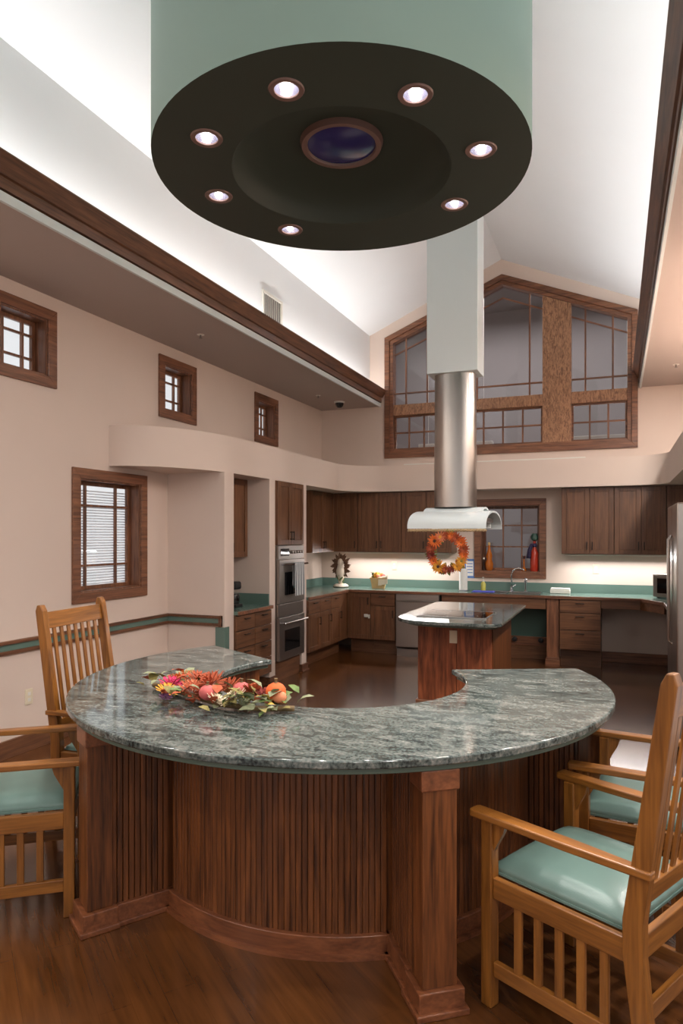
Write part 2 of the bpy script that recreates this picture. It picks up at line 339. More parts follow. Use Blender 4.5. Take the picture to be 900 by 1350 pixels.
# ------------------------------------------------------------------ windows
def casing(x0, x1, z0, z1, cw, y0, y1):
    mb = MB()
    o_ = [(x0, z0), (x1, z0), (x1, z1), (x0, z1)]; i_ = [(x0 + cw, z0 + cw), (x1 - cw, z0 + cw), (x1 - cw, z1 - cw), (x0 + cw, z1 - cw)]
    for k in range(4):
        j = (k + 1) % 4; mb.prism([o_[k], o_[j], i_[j], i_[k]], 0, y1 - y0, XZ(y1))
    return mb
def window(name, label, loc, rz, W, H, xs, zs, pane='glass', reveal=.15, blind=False):
    """local: x along the wall, z up, wall face at y=0, room side is -y"""
    t = thing(name, label, 'window', loc, rz); del t['category']; struct(t, label)
    casing(0, W, 0, H, CW, -.022, 0).obj('window_casing', 'trim_x', t, bevel=.003)
    c = CW
    MB().box(c, c + .012, 0, reveal, c, H - c).box(W - c - .012, W - c, 0, reveal, c, H - c).box(c + .012, W - c - .012, 0, reveal, c, c + .012).box(c + .012, W - c - .012, 0, reveal, H - c - .012, H - c).obj('window_reveal', 'trim_z', t)
    a = c + .012; y = reveal - .045
    casing(a, W - a, a, H - a, .032, y, y + .03).obj('sash', 'trim_z', t, bevel=.002)
    i0, i1, k0, k1 = a + .032, W - a - .032, a + .032, H - a - .032
    X = [i0] + [i0 + (i1 - i0) * f for f in xs] + [i1]; Zs = [k0] + [k0 + (k1 - k0) * f for f in zs] + [k1]
    for x in X[1:-1]: MB().box(x - .009, x + .009, y + .002, y + .026, k0, k1).obj('muntin', 'trim_z', t)
    for z in Zs[1:-1]: MB().box(i0, i1, y + .004, y + .024, z - .009, z + .009).obj('muntin', 'trim_z', t)
    for x0, x1 in zip(X, X[1:]):
        for z0, z1 in zip(Zs, Zs[1:]): MB().box(x0, x1, y + .012, y + .017, z0, z1).obj('pane', pane, t)
    return t
for i, (a, b) in enumerate(SQ):
    window('window_%d' % (i + 1), 'small square oak window high on the left wall, ' + ['nearest the camera', 'above the bulkhead end', 'nearest the back corner'][i], (XL, a, 2.74), PI / 2, b - a, .60, (.24, .76), (.24, .76))
w4 = window('window_4', 'tall oak window with white blinds low on the left wall', (XL, 4.28, 1.045), PI / 2, .934, 1.108, (.22, .78), (.2, .8))
t = thing('venetian_blind', 'white slatted blind hanging behind the tall left window', 'blind', (XL - .135, 4.28, 1.045), PI / 2)
MB().box(CW + .03, .934 - CW - .03, 0, .02, 1.108 - CW - .04, 1.108 - CW - .013).obj('head_rail', 'blind', t)
mb = MB()
for k in range(36):
    z = CW + .03 + k * .0235; mb.box(CW + .03, .934 - CW - .03, -.010, .010, -.0008, .0008, Matrix.Translation((0, .012, z)) @ Matrix.Rotation(R(38), 4, 'X'))
o = mb.obj('slats', 'blind', t); o['kind'] = 'stuff'
# pass-through window
window('window_5', 'oak framed pass-through window with six panes above the sink', (PT[0], YB, PT[2]), 0, PT[1] - PT[0], PT[3] - PT[2], (.34, .7), (.36, .72), 'glass_dim', .2)
# gable window
g = thing('window_6', 'large oak gable window of many panes under the roof ridge', 'window', (0, 0, 0)); del g['category']; struct(g, 'large oak gable window of many panes under the roof ridge')
def inset(poly, d):
    n = len(poly); out = []
    for i in range(n):
        p0, p, p1 = Vector(poly[i - 1]), Vector(poly[i]), Vector(poly[(i + 1) % n])
        d0, d1 = (p - p0).normalized(), (p1 - p).normalized(); n0, n1 = Vector((-d0.y, d0.x)), Vector((-d1.y, d1.x))
        m = (n0 + n1).normalized(); out.append(tuple(p + m * d / m.dot(n0)))
    return out
def ring(name, outer, d, y0, y1, m, par):
    inn = inset(outer, d); mb = MB(); n = len(outer)
    for k in range(n): mb.prism([outer[k], outer[(k + 1) % n], inn[(k + 1) % n], inn[k]], 0, y1 - y0, XZ(y1))
    return mb.obj(name, m, par, bevel=.003)
ring('window_casing', GW, .07, YB - .03, YB + .05, 'trim_x', g)
gi = inset(GW, .07); ring('inner_casing', gi, .05, YB, YB + .14, 'trim_x', g)
gi = inset(GW, .12)
GS = (5.10 - 4.42) / 1.655
def gtop(x, off=0): return gi[3][1] - off - GS * abs(x + 1.42)
MX = [(-2.30, -1.94), (-0.90, -0.54)]
for a, b in MX:
    p = [(a, gi[0][1]), (b, gi[0][1]), (b, gtop(b)), (a, gtop(a))]
    MB().prism(p, 0, .12, XZ(YB + .13)).obj('mullion', 'burl', g, bevel=.004)
bays = [(gi[0][0], MX[0][0]), (MX[0][1], MX[1][0]), (MX[1][1], gi[1][0])]
for bi, (a, b) in enumerate(bays):
    MB().box(a, b, YB + .015, YB + .13, 3.31, 3.46).obj('transom', 'burl', g, bevel=.004)
    nx = (3, 4, 3)[bi]; z0, z1 = gi[0][1], 3.31; zm = (z0 + z1) / 2; y = YB + .08
    casing(a, b, z0, z1, .025, y - .01, y + .03).obj('sash', 'trim_x', g)
    for k in range(1, nx): x = a + (b - a) * k / nx; MB().box(x - .011, x + .011, y - .006, y + .02, z0 + .025, z1 - .025).obj('muntin', 'trim_z', g)
    MB().box(a + .025, b - .025, y - .004, y + .018, zm - .011, zm + .011).obj('muntin', 'trim_x', g)
    for k in range(nx):
        for c, d in ((z0, zm), (zm, z1)): MB().box(a + (b - a) * k / nx, a + (b - a) * (k + 1) / nx, y + .006, y + .011, c, d).obj('pane', 'glass_dim', g)
    # upper light: bars parallel to every edge
    zb = 3.46; bar = .011; e = .17
    def poly_at(x0, x1, zlo, off):
        xs_ = [x0] + ([-1.42] if x0 < -1.42 < x1 else []) + [x1]
        return [(x0, zlo), (x1, zlo)] + [(x, gtop(x, off)) for x in xs_[::-1]]
    MB().box(a, b, y - .004, y + .018, zb + e - bar, zb + e + bar).obj('muntin', 'trim_x', g)
    for x in (a + e, b - e): MB().prism([(x - bar, zb), (x + bar, zb), (x + bar, gtop(x + bar)), (x - bar, gtop(x - bar))], 0, .022, XZ(y + .016)).obj('muntin', 'trim_z', g)
    xs_ = [a] + ([-1.42] if a < -1.42 < b else []) + [b]
    for x0, x1 in zip(xs_, xs_[1:]):
        MB().prism([(x0, gtop(x0, e)), (x1, gtop(x1, e)), (x1, gtop(x1, e) + .022), (x0, gtop(x0, e) + .022)], 0, .02, XZ(y + .015)).obj('muntin', 'trim_x', g)
    for x0, x1 in ((a, a + e), (a + e, b - e), (b - e, b)):
        MB().box(x0, x1, y + .006, y + .011, zb, zb + e).obj('pane', 'glass_dim', g)
        MB().prism(poly_at(x0, x1, zb + e, e), 0, .005, XZ(y + .011)).obj('pane', 'glass_dim', g)
        pp = poly_at(x0, x1, 0, 0); q = [p for p in poly_at(x0, x1, 0, e)[2:]][::-1]
        MB().prism(q + pp[2:], 0, .005, XZ(y + .011)).obj('pane', 'glass_dim', g)
# the room beyond the back wall
BB = YB + 3.1
struct(MB().box(XL - .1, XR + .1, BB, BB + .1, 0, 5.6).obj('wall_far_room', 'grey_paint'))
struct(MB().box(XL - .2, XL - .1, YB + .2, BB, 0, 5.6).obj('wall_far_room_left', 'grey_paint'))
struct(MB().box(XR + .1, XR + .2, YB + .2, BB, 0, 5.6).obj('wall_far_room_right', 'grey_paint'))
struct(MB().box(XL - .2, XR + .2, YB + .2, BB, 5.6, 5.7).obj('ceiling_far_room', 'grey_paint'))
for x in (-2.4, -0.3):
    t = thing('strip_light', 'long white strip light hanging in the room behind the ' + ('left' if x < -1 else 'right') + ' gable panes', 'light', (x, YB + 1.6, 3.0), 0, 'strip lights in the far room')
    MB().box(-.6, .6, -.08, .08, .03, .09).obj('housing', 'plastic_white', t, bevel=.006)
    MB().tube([(-.57, 0, .012), (.57, 0, .012)], .016).obj('tube', 'lamp', t)
    for hx in (-.45, .45): MB().tube([(hx, 0, .09), (hx, 0, 2.6)], .004, 6).obj('rod', 'plastic_white', t)
area('far_room_lamp', (XC, YB + 1.5, 5.4), (0, 0, 0), 3.5, 1.5, 80, (1, .98, .98))

# ================================================================== CABINETS
def door_mesh(w, h, m='cab_z', fw=.055, parent=None, loc=None, name='door'):
    mb = MB(); mb.box(0, fw, -.02, 0, 0, h).box(w - fw, w, -.02, 0, 0, h).box(fw, w - fw, -.02, 0, 0, fw).box(fw, w - fw, -.02, 0, h - fw, h).box(fw, w - fw, -.011, 0, fw, h - fw)
    return mb.obj(name, m, parent, bevel=.002, loc=loc)
def handle(parent, x, z, L=.1, vertical=True, y=-.02, m='bronze'):
    mb = MB()
    if vertical: mb.box(x - .006, x + .006, y - .028, y - .02, z - L / 2, z + L / 2).box(x - .004, x + .004, y - .022, y, z - L / 2 + .006, z - L / 2 + .016).box(x - .004, x + .004, y - .022, y, z + L / 2 - .016, z + L / 2 - .006)
    else: mb.box(x - L / 2, x + L / 2, y - .028, y - .02, z - .006, z + .006).box(x - L / 2 + .006, x - L / 2 + .016, y - .022, y, z - .004, z + .004).box(x + L / 2 - .016, x + L / 2 - .006, y - .022, y, z - .004, z + .004)
    return mb.obj('handle', m, parent, bevel=.002)
def cabinet(name, label, loc, rz, w, h, d, fronts, toe=0, cat='cabinet', group=None):
    t = thing(name, label, cat, loc, rz, group)
    mb = MB().box(0, w, .0, d, toe, h)
    mb.obj('body', 'cab_z', t)
    if toe: MB().box(0, w, .13, d, 0, toe).obj('toe_kick', 'cab_x', t)
    for f in fronts:
        kind, x0, x1, z0, z1 = f[:5]; g_ = .003
        if kind == 'door':
            o = door_mesh(x1 - x0 - 2 * g_, z1 - z0 - 2 * g_, 'cab_z', .055, t, (x0 + g_, 0, z0 + g_))
            hs, hv = f[5], f[6]; W_, H_ = x1 - x0 - 2 * g_, z1 - z0 - 2 * g_
            handle(o, {'l': .028, 'r': W_ - .028}[hs], {'b': .1, 't': H_ - .1}[hv])
        else:
            W_, H_ = x1 - x0 - 2 * g_, z1 - z0 - 2 * g_
            o = MB().box(0, W_, -.02, 0, 0, H_).obj('drawer', 'cab_x', t, bevel=.003, loc=(x0 + g_, 0, z0 + g_))
            handle(o, W_ / 2, H_ - .035 if H_ > .12 else H_ / 2, .1, False)
    return t
CT = .865; FB = 8.70; FL = -3.41; TOE = .20; CH = CT - .035
# uppers: bottom 1.37, top 2.195
UZ, UH = 1.37, .828
def upper(name, label, loc, rz, doors, d=.32):
    w = sum(doors); x = 0; fr = []
    for i, dw in enumerate(doors):
        fr.append(('door', x, x + dw, 0, UH, ('r' if i % 2 == 0 else 'l') if len(doors) > 1 else 'r', 'b')); x += dw
    return cabinet(name, label, loc, rz, w, UH, d, fr, group='wall cabinets')
upper('wall_cabinet', 'dark oak wall cabinet on the left wall in the back corner', (-3.73, 8.20, UZ), PI / 2, (.375, .375), .33)
upper('wall_cabinet', 'single-door dark oak wall cabinet above the ceramic figurine', (-3.725, 8.975, UZ), 0, (.36,))
upper('wall_cabinet', 'two-door dark oak wall cabinet above the fruit basket', (-3.36, 8.975, UZ), 0, (.318, .318))
upper('wall_cabinet', 'dark oak wall cabinet behind the range hood, left of the window', (-2.72, 8.975, UZ), 0, (.345, .345))
upper('wall_cabinet', 'two-door dark oak wall cabinet just right of the sink window', (-.635, 8.975, UZ), 0, (.331, .278))
upper('wall_cabinet', 'two-door dark oak wall cabinet above the microwave', (-.022, 8.975, UZ), 0, (.302, .272))
upper('wall_cabinet', 'dark oak wall cabinet in the right back corner by the refrigerator', (.556, 8.975, UZ), 0, (.32, .32))
upper('wall_cabinet', 'dark oak wall cabinet inside the left niche', (-3.70, 5.725, UZ), PI / 2, (.36, .36), .355)
# base cabinets
cabinet('base_cabinet', 'three-door dark oak base cabinet beside the oven column', (FL, 7.385, 0), PI / 2, 1.31, CH, .62,
        [('drawer', i * .343, (i + 1) * .343, CH - .17, CH - .01) for i in range(3)] + [('door', i * .343, (i + 1) * .343, TOE, CH - .175, 'r', 't') for i in range(3)], TOE, group='base cabinets')
MB().box(-.02, 0, -.3, -.0, 0, 0)
c2 = cabinet('base_cabinet', 'corner dark oak base cabinet with white child lock on its door', (FL + .003, FB, 0), 0, 3.065 * 0 + .335, CH, .58, [('door', .0, .335, TOE, CH - .01, 'r', 't')], TOE, group='base cabinets')
MB().box(.25, .30, -.04, -.02, .50, .54).box(.31, .33, -.045, -.02, .485, .535).box(.30, .32, -.033, -.028, .51, .52).obj('child_lock', 'plastic_white', c2, bevel=.004)
cabinet('base_cabinet', 'narrow dark oak base cabinet left of the dishwasher', (-3.07, FB, 0), 0, .345, CH, .58, [('drawer', 0, .345, CH - .17, CH - .01), ('door', 0, .345, TOE, CH - .175, 'r', 't')], TOE, group='base cabinets')
cabinet('drawer_cabinet', 'oak three-drawer cabinet between the sink column and the desk space', (-.640, FB, 0), 0, .47, CH, .58, [('drawer', 0, .47, CH - .165, CH - .01), ('drawer', 0, .47, CH - .37, CH - .168), ('drawer', 0, .47, TOE + .02, CH - .373)], TOE + .02, group='base cabinets')
cabinet('drawer_cabinet', 'six-drawer dark oak cabinet in the left niche', (FL, 5.725, 0), PI / 2, .72, CH, .62,
        [('drawer', a, a + .36, z0, z1) for a in (0, .36) for z0, z1 in ((CH - .16, CH - .01), (CH - .33, CH - .163), (CH - .5, CH - .333), (TOE - .05, CH - .503))], TOE - .05, group='base cabinets')
# worktops
def worktop(name, label, poly, splash, nose_path, cat='worktop'):
    t = thing(name, label, cat)
    mb = MB()
    for p in (poly if isinstance(poly[0], list) else [poly]): mb.prism(p, CT - .033, CT)
    mb.obj('top', 'green_laminate', t)
    MB().sweep([(0, CT - .036), (.018, CT - .036), (.018, CT - .001), (0, CT - .001)], nose_path).obj('oak_edge', 'trim_x', t, bevel=.002)
    for i, p in enumerate(splash): MB().sweep([(0, CT), (.02, CT), (.02, CT + .115), (0, CT + .115)], p).obj('backsplash', 'green_laminate', t, bevel=.002)
    return t
SX0, SX1, SY0, SY1 = -1.67, -.89, 8.745, 9.115            # sink cut-out
front = [(-3.398, 7.383), (-3.398, 8.688), (.27, 8.688), (.50, 8.28), (.50, 6.45)]
worktop('worktop', 'long green laminate worktop wrapping round the back wall', [front[:2] + [(SX0, 8.688), (SX0, YB - .002), (XL + .002, YB - .002), (XL + .002, 7.383)], [(SX1, 8.688)] + front[2:] + [(XR - .002, 6.45), (XR - .002, YB - .002), (SX1, YB - .002)],
         [(SX0, 8.688), (SX1, 8.688), (SX1, SY0), (SX0, SY0)], [(SX0, SY1), (SX1, SY1), (SX1, YB - .002), (SX0, YB - .002)]],
        [[(XR - .002, 6.5), (XR - .002, YB - .002), (XL + .002, YB - .002), (XL + .002, 7.39)]], front[::-1])
worktop('worktop', 'short green laminate worktop in the left niche', [(-3.378, 5.723), (-3.378, 6.42), (XL + .002, 6.447), (XL + .002, 5.723)], [[(BX, 6.448), (XL + .002, 6.448), (XL + .002, 5.725)]], [(-3.378, 6.43), (-3.378, 5.723)])
# sink apron, knee space, column
o = MB().box(-2.10, -.80, FB - .005, FB + .03, CH - .135, CH - .002).obj('sink_apron', 'cab_x', bevel=.003); tag(o, 'plain oak apron board under the sink edge', 'apron')
o = MB().box(-.166, .26, FB - .005, FB + .03, CH - .10, CH - .002).prism([(.26, FB - .005), (.26, FB + .03), (.51, 8.32), (.49, 8.29)], CH - .10, CH - .002).obj('desk_apron', 'cab_x', bevel=.003); tag(o, 'oak apron board above the open desk space', 'apron')
t = thing('sink_column', 'square oak column with plinth holding up the counter by the drawers', 'column', (-.72, FB + .05, 0))
MB().box(-.072, .072, -.05, .07, .11, CH - .002).obj('shaft', 'trim_z', t, bevel=.004)
MB().box(-.085, .085, -.063, .083, 0, .085).box(-.078, .078, -.057, .077, .085, .11).obj('plinth', 'trim_x', t, bevel=.005)
t = thing('knee_panel', 'dark green panel on an oak rail under the sink', 'panel', (-1.45, 9.15, 0))
MB().box(-.6, .62, 0, .02, .29, CH - .03).obj('panel', 'dark_green', t)
MB().box(-.6, .62, -.02, .03, .17, .29).obj('rail', 'trim_x', t, bevel=.004)
MB().box(-.6, .62, 0, .06, 0, .17).obj('toe_board', 'cab_x', t)
for x in (.22, .55): MB().lathe([(.01, -.03), (.03, -.025), (.035, 0), (.03, .025), (.01, .03)], 12, Matrix.Translation((x, -.045, .25)) @ Matrix.Rotation(PI / 2, 4, 'X')).obj('bumper', 'black', t, smooth=True)
# ------------------------------------------------------------------ appliances
t = thing('dishwasher', 'stainless steel dishwasher under the back worktop', 'dishwasher', (-2.715, FB - .01, 0))
MB().box(0, .59, .01, .57, .1, CH - .003).obj('body', 'steel_dark', t)
MB().box(.003, .587, -.02, .01, .13, CH - .006).obj('door', 'steel', t, bevel=.004)
MB().tube([(.03, -.055, CH - .09), (.56, -.055, CH - .09)], .011).tube([(.05, -.055, CH - .09), (.05, -.02, CH - .09)], .007).tube([(.54, -.055, CH - .09), (.54, -.02, CH - .09)], .007).obj('handle', 'steel', t, smooth=True)
MB().box(.01, .58, .01, .06, 0, .12).obj('toe_kick', 'steel_dark', t)
t = thing('wall_oven', 'stainless double wall oven stacked in the oak tower', 'oven', (FL, 6.585, 0), PI / 2)
OW = .66
MB().box(.005, OW - .005, .0, .56, .24, 1.49).obj('body', 'steel_dark', t)
cp = MB().box(.01, OW - .01, -.025, 0, 1.345, 1.49).obj('control_panel', 'steel_dark', t, bevel=.003)
MB().box(.06, .26, -.028, -.025, 1.375, 1.455).obj('display', 'black_glass', cp)
for k in range(5): MB().lathe([(.018, 0), (.018, .02), (.013, .026)], 14, Matrix.Translation((.32 + .065 * k, -.025, 1.415)) @ Matrix.Rotation(PI / 2, 4, 'X')).obj('knob', 'steel_dark', cp, smooth=True)
for z0, z1 in ((.855, 1.335), (.235, .70)):
    d_ = MB().box(.01, OW - .01, -.035, 0, z0, z1).obj('oven_door', 'steel_dark', t, bevel=.004)
    MB().box(.14, OW - .14, -.038, -.035, z0 + .09, z1 - .14).obj('glass', 'black_glass', d_)
    MB().tube([(.03, -.085, z1 - .055), (OW - .03, -.085, z1 - .055)], .011).tube([(.06, -.085, z1 - .055), (.06, -.035, z1 - .055)], .008).tube([(OW - .06, -.085, z1 - .055), (OW - .06, -.035, z1 - .055)], .008).obj('handle', 'chrome', d_, smooth=True)
MB().box(.01, OW - .01, -.02, 0, .71, .845).obj('vent_panel', 'steel_dark', t, bevel=.003)
cabinet('oven_cabinet', 'dark oak two-door cabinet on top of the double oven', (FL, 6.585, 1.495), PI / 2, OW, .70, .62, [('door', 0, OW / 2, 0, .70, 'r', 'b'), ('door', OW / 2, OW, 0, .70, 'l', 'b')], group='wall cabinets')
o = MB().box(FL - .56, FL - .03, 6.585, 7.245, .0, .235).obj('oven_plinth', 'cab_y'); tag(o, 'oak panel closing the space below the double oven', 'panel')
t = thing('dish_towel', 'white and grey striped towel hanging on the upper oven handle', 'towel', (FL, 6.585, 0), PI / 2)
def sheet(x0, x1, zt, zb, y, n=24, m=14):
    rows = []
    for j in range(m + 1):
        z = zt + (zb - zt) * j / m
        rows.append([(x0 + (x1 - x0) * i / n, y - .006 * math.sin(i * 1.1) * (.2 + j / m) - .004 * (j / m), z) for i in range(n + 1)])
    return rows
ZH = 1.28; mb = MB(); rows = sheet(.26, .50, ZH + .013, .93, -.100)
rows = [[(x, -.085, ZH + .02) for x, _, _ in rows[0]]] + rows
rows = [[(x, -.068, ZH - .24) for x, _, _ in rows[0]], [(x, -.070, ZH + .013) for x, _, _ in rows[0]]] + rows
for a, b in zip(rows, rows[1:]): mb.strip(a, b)
bmesh.ops.remove_doubles(mb.bm, verts=mb.bm.verts, dist=1e-5)
o = mb.obj('cloth', 'towel', t, smooth='all'); o.data.materials.append(MATS['towel_stripe'])
for p in o.data.polygons:
    cx = sum(o.data.vertices[v].co.x for v in p.vertices) / len(p.vertices)
    if int((cx - .26) / .01) % 3 == 1: p.material_index = 1
t = thing('refrigerator', 'tall stainless refrigerator at the right edge', 'refrigerator', (.46, 6.42, 0), -PI / 2)
MB().box(0, .93, .02, .72, .02, 1.80).obj('body', 'steel_dark', t, bevel=.006)
for x0, x1, hx in ((.004, .462, .42), (.468, .926, .51)):
    d_ = MB().box(x0, x1, -.055, .005, .09, 1.84).obj('door', 'steel', t, bevel=.012)
    MB().tube([(hx, -.055, .75), (hx, -.078, .78), (hx, -.078, 1.57), (hx, -.055, 1.60)], .010).obj('handle', 'steel', d_, smooth=True)
MB().box(.86, .92, .0, .08, 1.84, 1.87).box(.01, .07, .0, .08, 1.84, 1.87).obj('hinge_cover', 'black', t, bevel=.006)
MB().box(.02, .91, .0, .03, .01, .085).obj('grille', 'black', t)
t = thing('microwave', 'small silver microwave on the worktop beside the refrigerator', 'microwave', (.61, 8.72, CT + .001), -.5)
MB().box(-.24, .24, 0, .34, .012, .28).obj('body', 'steel_dark', t, bevel=.006)
MB().box(-.22, .12, -.015, 0, .03, .265).obj('door', 'steel_dark', t, bevel=.004); MB().box(-.18, .09, -.018, -.015, .06, .235).obj('glass', 'black_glass', t)
MB().box(.13, .235, -.008, 0, .03, .265).obj('control_panel', 'black', t)
for x in (-.2, .2): MB().lathe([(.015, 0), (.015, .013)], 10, Matrix.Translation((x, .05, 0))).lathe([(.015, 0), (.015, .013)], 10, Matrix.Translation((x, .29, 0))).obj('foot', 'black', t)
t = thing('coffee_maker', 'black coffee maker half hidden in the left niche', 'coffee maker', (-3.68, 6.10, CT + .001), PI / 2)
MB().box(-.07, .07, -.10, .12, 0, .03).obj('base', 'black', t, bevel=.008); MB().box(-.07, .07, .03, .12, .03, .24).obj('tank', 'black', t, bevel=.012); MB().box(-.07, .07, -.09, .12, .18, .26).obj('head', 'black', t, bevel=.02)
MB().lathe([(.045, .032), (.055, .06), (.055, .12), (.045, .14)], 16, Matrix.Translation((0, -.04, 0))).obj('carafe', 'black_glass', t, smooth=True)
# ------------------------------------------------------------------ island, hood
t = thing('kitchen_island', 'oak island base with ribbed right side', 'island', (0, 0, 0))
IX0, IX1, IY0, IY1 = -1.69, -1.02, 6.10, 7.22
MB().box(IX0, IX1, IY0, IY1, .09, .815).obj('body', 'island_z', t)
for a, b in ((IX0, -1.335), (-1.33, IX1)): MB().box(a, b, IY0 - .018, IY0, .1, .812).obj('front_panel', 'island_z', t, bevel=.002)
n = 22
for k in range(n): MB().box(IX1, IX1 + .012, IY0 + .01 + (IY1 - IY0 - .02) * k / n + .004, IY0 + .01 + (IY1 - IY0 - .02) * (k + 1) / n - .004, .1, .812).obj('bead_board', 'bar_z', t, bevel=.003)
MB().box(IX0 - .02, IX1 + .025, IY0 - .035, IY1 + .02, 0, .1).obj('baseboard', 'trim_x', t, bevel=.006)
def rrect(x0, x1, y0, y1, rs, n=8):
    p = []
    for (cx, cy, a0), r in zip(((x1, y1, 0), (x0, y1, 90), (x0, y0, 180), (x1, y0, 270)), rs):
        sx = -1 if cx == x1 else 1; sy = -1 if cy == y1 else 1
        p += arc(cx + sx * r, cy + sy * r, r, a0, a0 + 90, n)
    return p
t = thing('island_top', 'polished dark granite island top with rounded corners', 'worktop')
MB().prism(rrect(-1.84, -.88, 5.64, 7.42, (.08, .08, .36, .14)), .84, .87).obj('granite_slab', 'granite', t, bevel=.006)
MB().prism(rrect(-1.79, -.93, 5.72, 7.37, (.06, .06, .34, .12)), .815, .84).obj('sub_top', 'green_board', t, bevel=.003)
t = thing('cooktop', 'black glass cooktop set into the island', 'cooktop', (0, 0, .87))
MB().box(-1.66, -1.06, 5.98, 6.50, 0, .008).obj('glass', 'black_glass', t, bevel=.003)
MB().box(-1.67, -1.05, 5.965, 5.98, 0, .010).box(-1.67, -1.05, 6.50, 6.515, 0, .010).obj('trim', 'steel', t, bevel=.002)
for x, y, r in ((-1.52, 6.12, .09), (-1.22, 6.12, .075), (-1.52, 6.37, .075), (-1.22, 6.37, .09)):
    MB().lathe([(r, .008), (r, .0086), (r - .008, .0086), (r - .008, .008)], 28, Matrix.Translation((x, y, 0)), cap=False).obj('burner_ring', 'steel_dark', t)
o = MB().box(-1.395, -1.325, IY0 - .026, IY0 - .0185, .63, .745).obj('outlet', 'plastic_ivory', bevel=.003); tag(o, 'ivory outlet plate on the front of the island', 'outlet', 'outlets')
HX, HY = -1.38, 6.26
o = MB().prism([(HX - .232, 3.081), (HX + .232, 3.081), (HX + .232, ZA - .4409 * abs(HX + .232 - XC) - .003), (XC, ZA - .003), (HX - .232, ZA - .4409 * abs(HX - .232 - XC) - .003)], 0, .31, XZ(6.415)).obj('duct_box', 'hood_white', bevel=.003)
tag(o, 'white square duct casing above the steel hood chimney', 'duct')
t = thing('range_hood', 'stainless range hood with curved canopy hanging above the island', 'range hood', (HX, HY, 0))
def sup(a, b, e, n=40): return [(a * abs(math.cos(2 * PI * i / n)) ** e * (1 if math.cos(2 * PI * i / n) >= 0 else -1), b * abs(math.sin(2 * PI * i / n)) ** e * (1 if math.sin(2 * PI * i / n) >= 0 else -1)) for i in range(n)]
MB().prism(sup(.192, .135, .7), 1.86, 2.42).obj('chimney', 'steel', t, smooth=True)
MB().prism(sup(.188, .131, .7), 2.42, 3.08).obj('chimney_sleeve', 'steel', t, smooth=True)
def vault(x0, x1, r, h, z0, th):                             # barrel vault with its axis along x
    n = 22; up = [(r * -math.cos(PI * i / n), z0 + h * math.sin(PI * i / n) ** .8) for i in range(n + 1)]
    dn = [((r - th) * -math.cos(PI * i / n), z0 + (h - th) * math.sin(PI * i / n) ** .8) for i in range(n + 1)]
    mb = MB()
    for x in (x0, x1): pass
    A = [(x0, y, z) for y, z in up]; B = [(x1, y, z) for y, z in up]; C_ = [(x0, y, z) for y, z in dn]; D = [(x1, y, z) for y, z in dn]
    mb.strip(A, B).strip(C_, D).strip(A, C_).strip(B, D).strip([A[0], B[0]], [C_[0], D[0]]).strip([A[-1], B[-1]], [C_[-1], D[-1]])
    bmesh.ops.remove_doubles(mb.bm, verts=mb.bm.verts, dist=1e-6); return mb
vault(-.335, .355, .44, .165, 1.66, .018).obj('canopy', 'hood_white', t, smooth=True)
vault(-.26, .28, .26, .19, 1.67, .015).obj('upper_canopy', 'hood_white', t, smooth=True)
MB().box(-.28, .30, -.28, .28, 1.72, 1.76).obj('filter_box', 'steel_dark', t, bevel=.004)
t = tag(MB().tube([(HX - .33 + .69 * i / 60, HY - .435 + .006 * math.sin(i * 1.3), 1.645 + .007 * math.cos(i * 1.3)) for i in range(61)], .008, 6).tube([(HX - .33 + .69 * i / 60, HY - .435 - .006 * math.sin(i * 1.3), 1.645 - .007 * math.cos(i * 1.3)) for i in range(61)], .008, 6).obj('twisted_rope', 'rope', smooth=True), 'tan twisted rope along the front edge of the hood', 'rope')

# ================================================================== DRUM LIGHT
DX, DY, DR, DZ = -1.315, 3.27, .948, 3.465
t = thing('ceiling_drum', 'huge green drum light hanging from the ceiling above the bar', 'ceiling light', (DX, DY, 0))
def ceil_z(x): return ZA - (ZA - ZE) / (XC - UL) * abs(x - XC)
n = 96; bot = []; top = []; bi = []; ti = []
for i in range(n):
    a = 2 * PI * i / n; c_, s_ = math.cos(a), math.sin(a)
    bot.append((DR * c_, DR * s_, DZ)); top.append((DR * c_, DR * s_, ceil_z(DX + DR * c_) - .004))
MB().strip(bot, top, closed=True).obj('shell', 'drum_green', t, smooth='all')
DL = [-87, -42, 3.5, 48.5, 138, 183.5, 229]
mb = MB(); es = []
def loop_(cx, cy, r, n):
    vv = [mb.bm.verts.new((cx + r * math.cos(2 * PI * i / n), cy + r * math.sin(2 * PI * i / n), DZ)) for i in range(n)]
    es.extend(mb.bm.edges.new((vv[i], vv[(i + 1) % n])) for i in range(n))
loop_(0, 0, DR, 96); loop_(0, 0, .56, 96)
for ang in DL: loop_(.71 * math.cos(R(ang)), .71 * math.sin(R(ang)), .055, 28)
bmesh.ops.triangle_fill(mb.bm, use_beauty=True, use_dissolve=False, edges=es)
mb.obj('underside', 'drum_dark', t)
MB().lathe([(.56, DZ), (.552, DZ + .01), (.545, DZ + .05), (.50, DZ + .10), (.40, DZ + .14), (.26, DZ + .162), (.21, DZ + .165)], 96, cap=False).obj('recess', 'drum_dark', t, smooth='all')
lr = MB().lathe([(.175, DZ + .150), (.18, DZ + .138), (.205, DZ + .138), (.215, DZ + .165)], 48, cap=False).obj('lens_ring', 'drum_ring', t, smooth=True)
MB().lathe([(.0005, DZ + .142), (.1, DZ + .144), (.176, DZ + .152)], 48, cap=False).obj('blue_lens', 'blue_lens', lr, smooth=True)
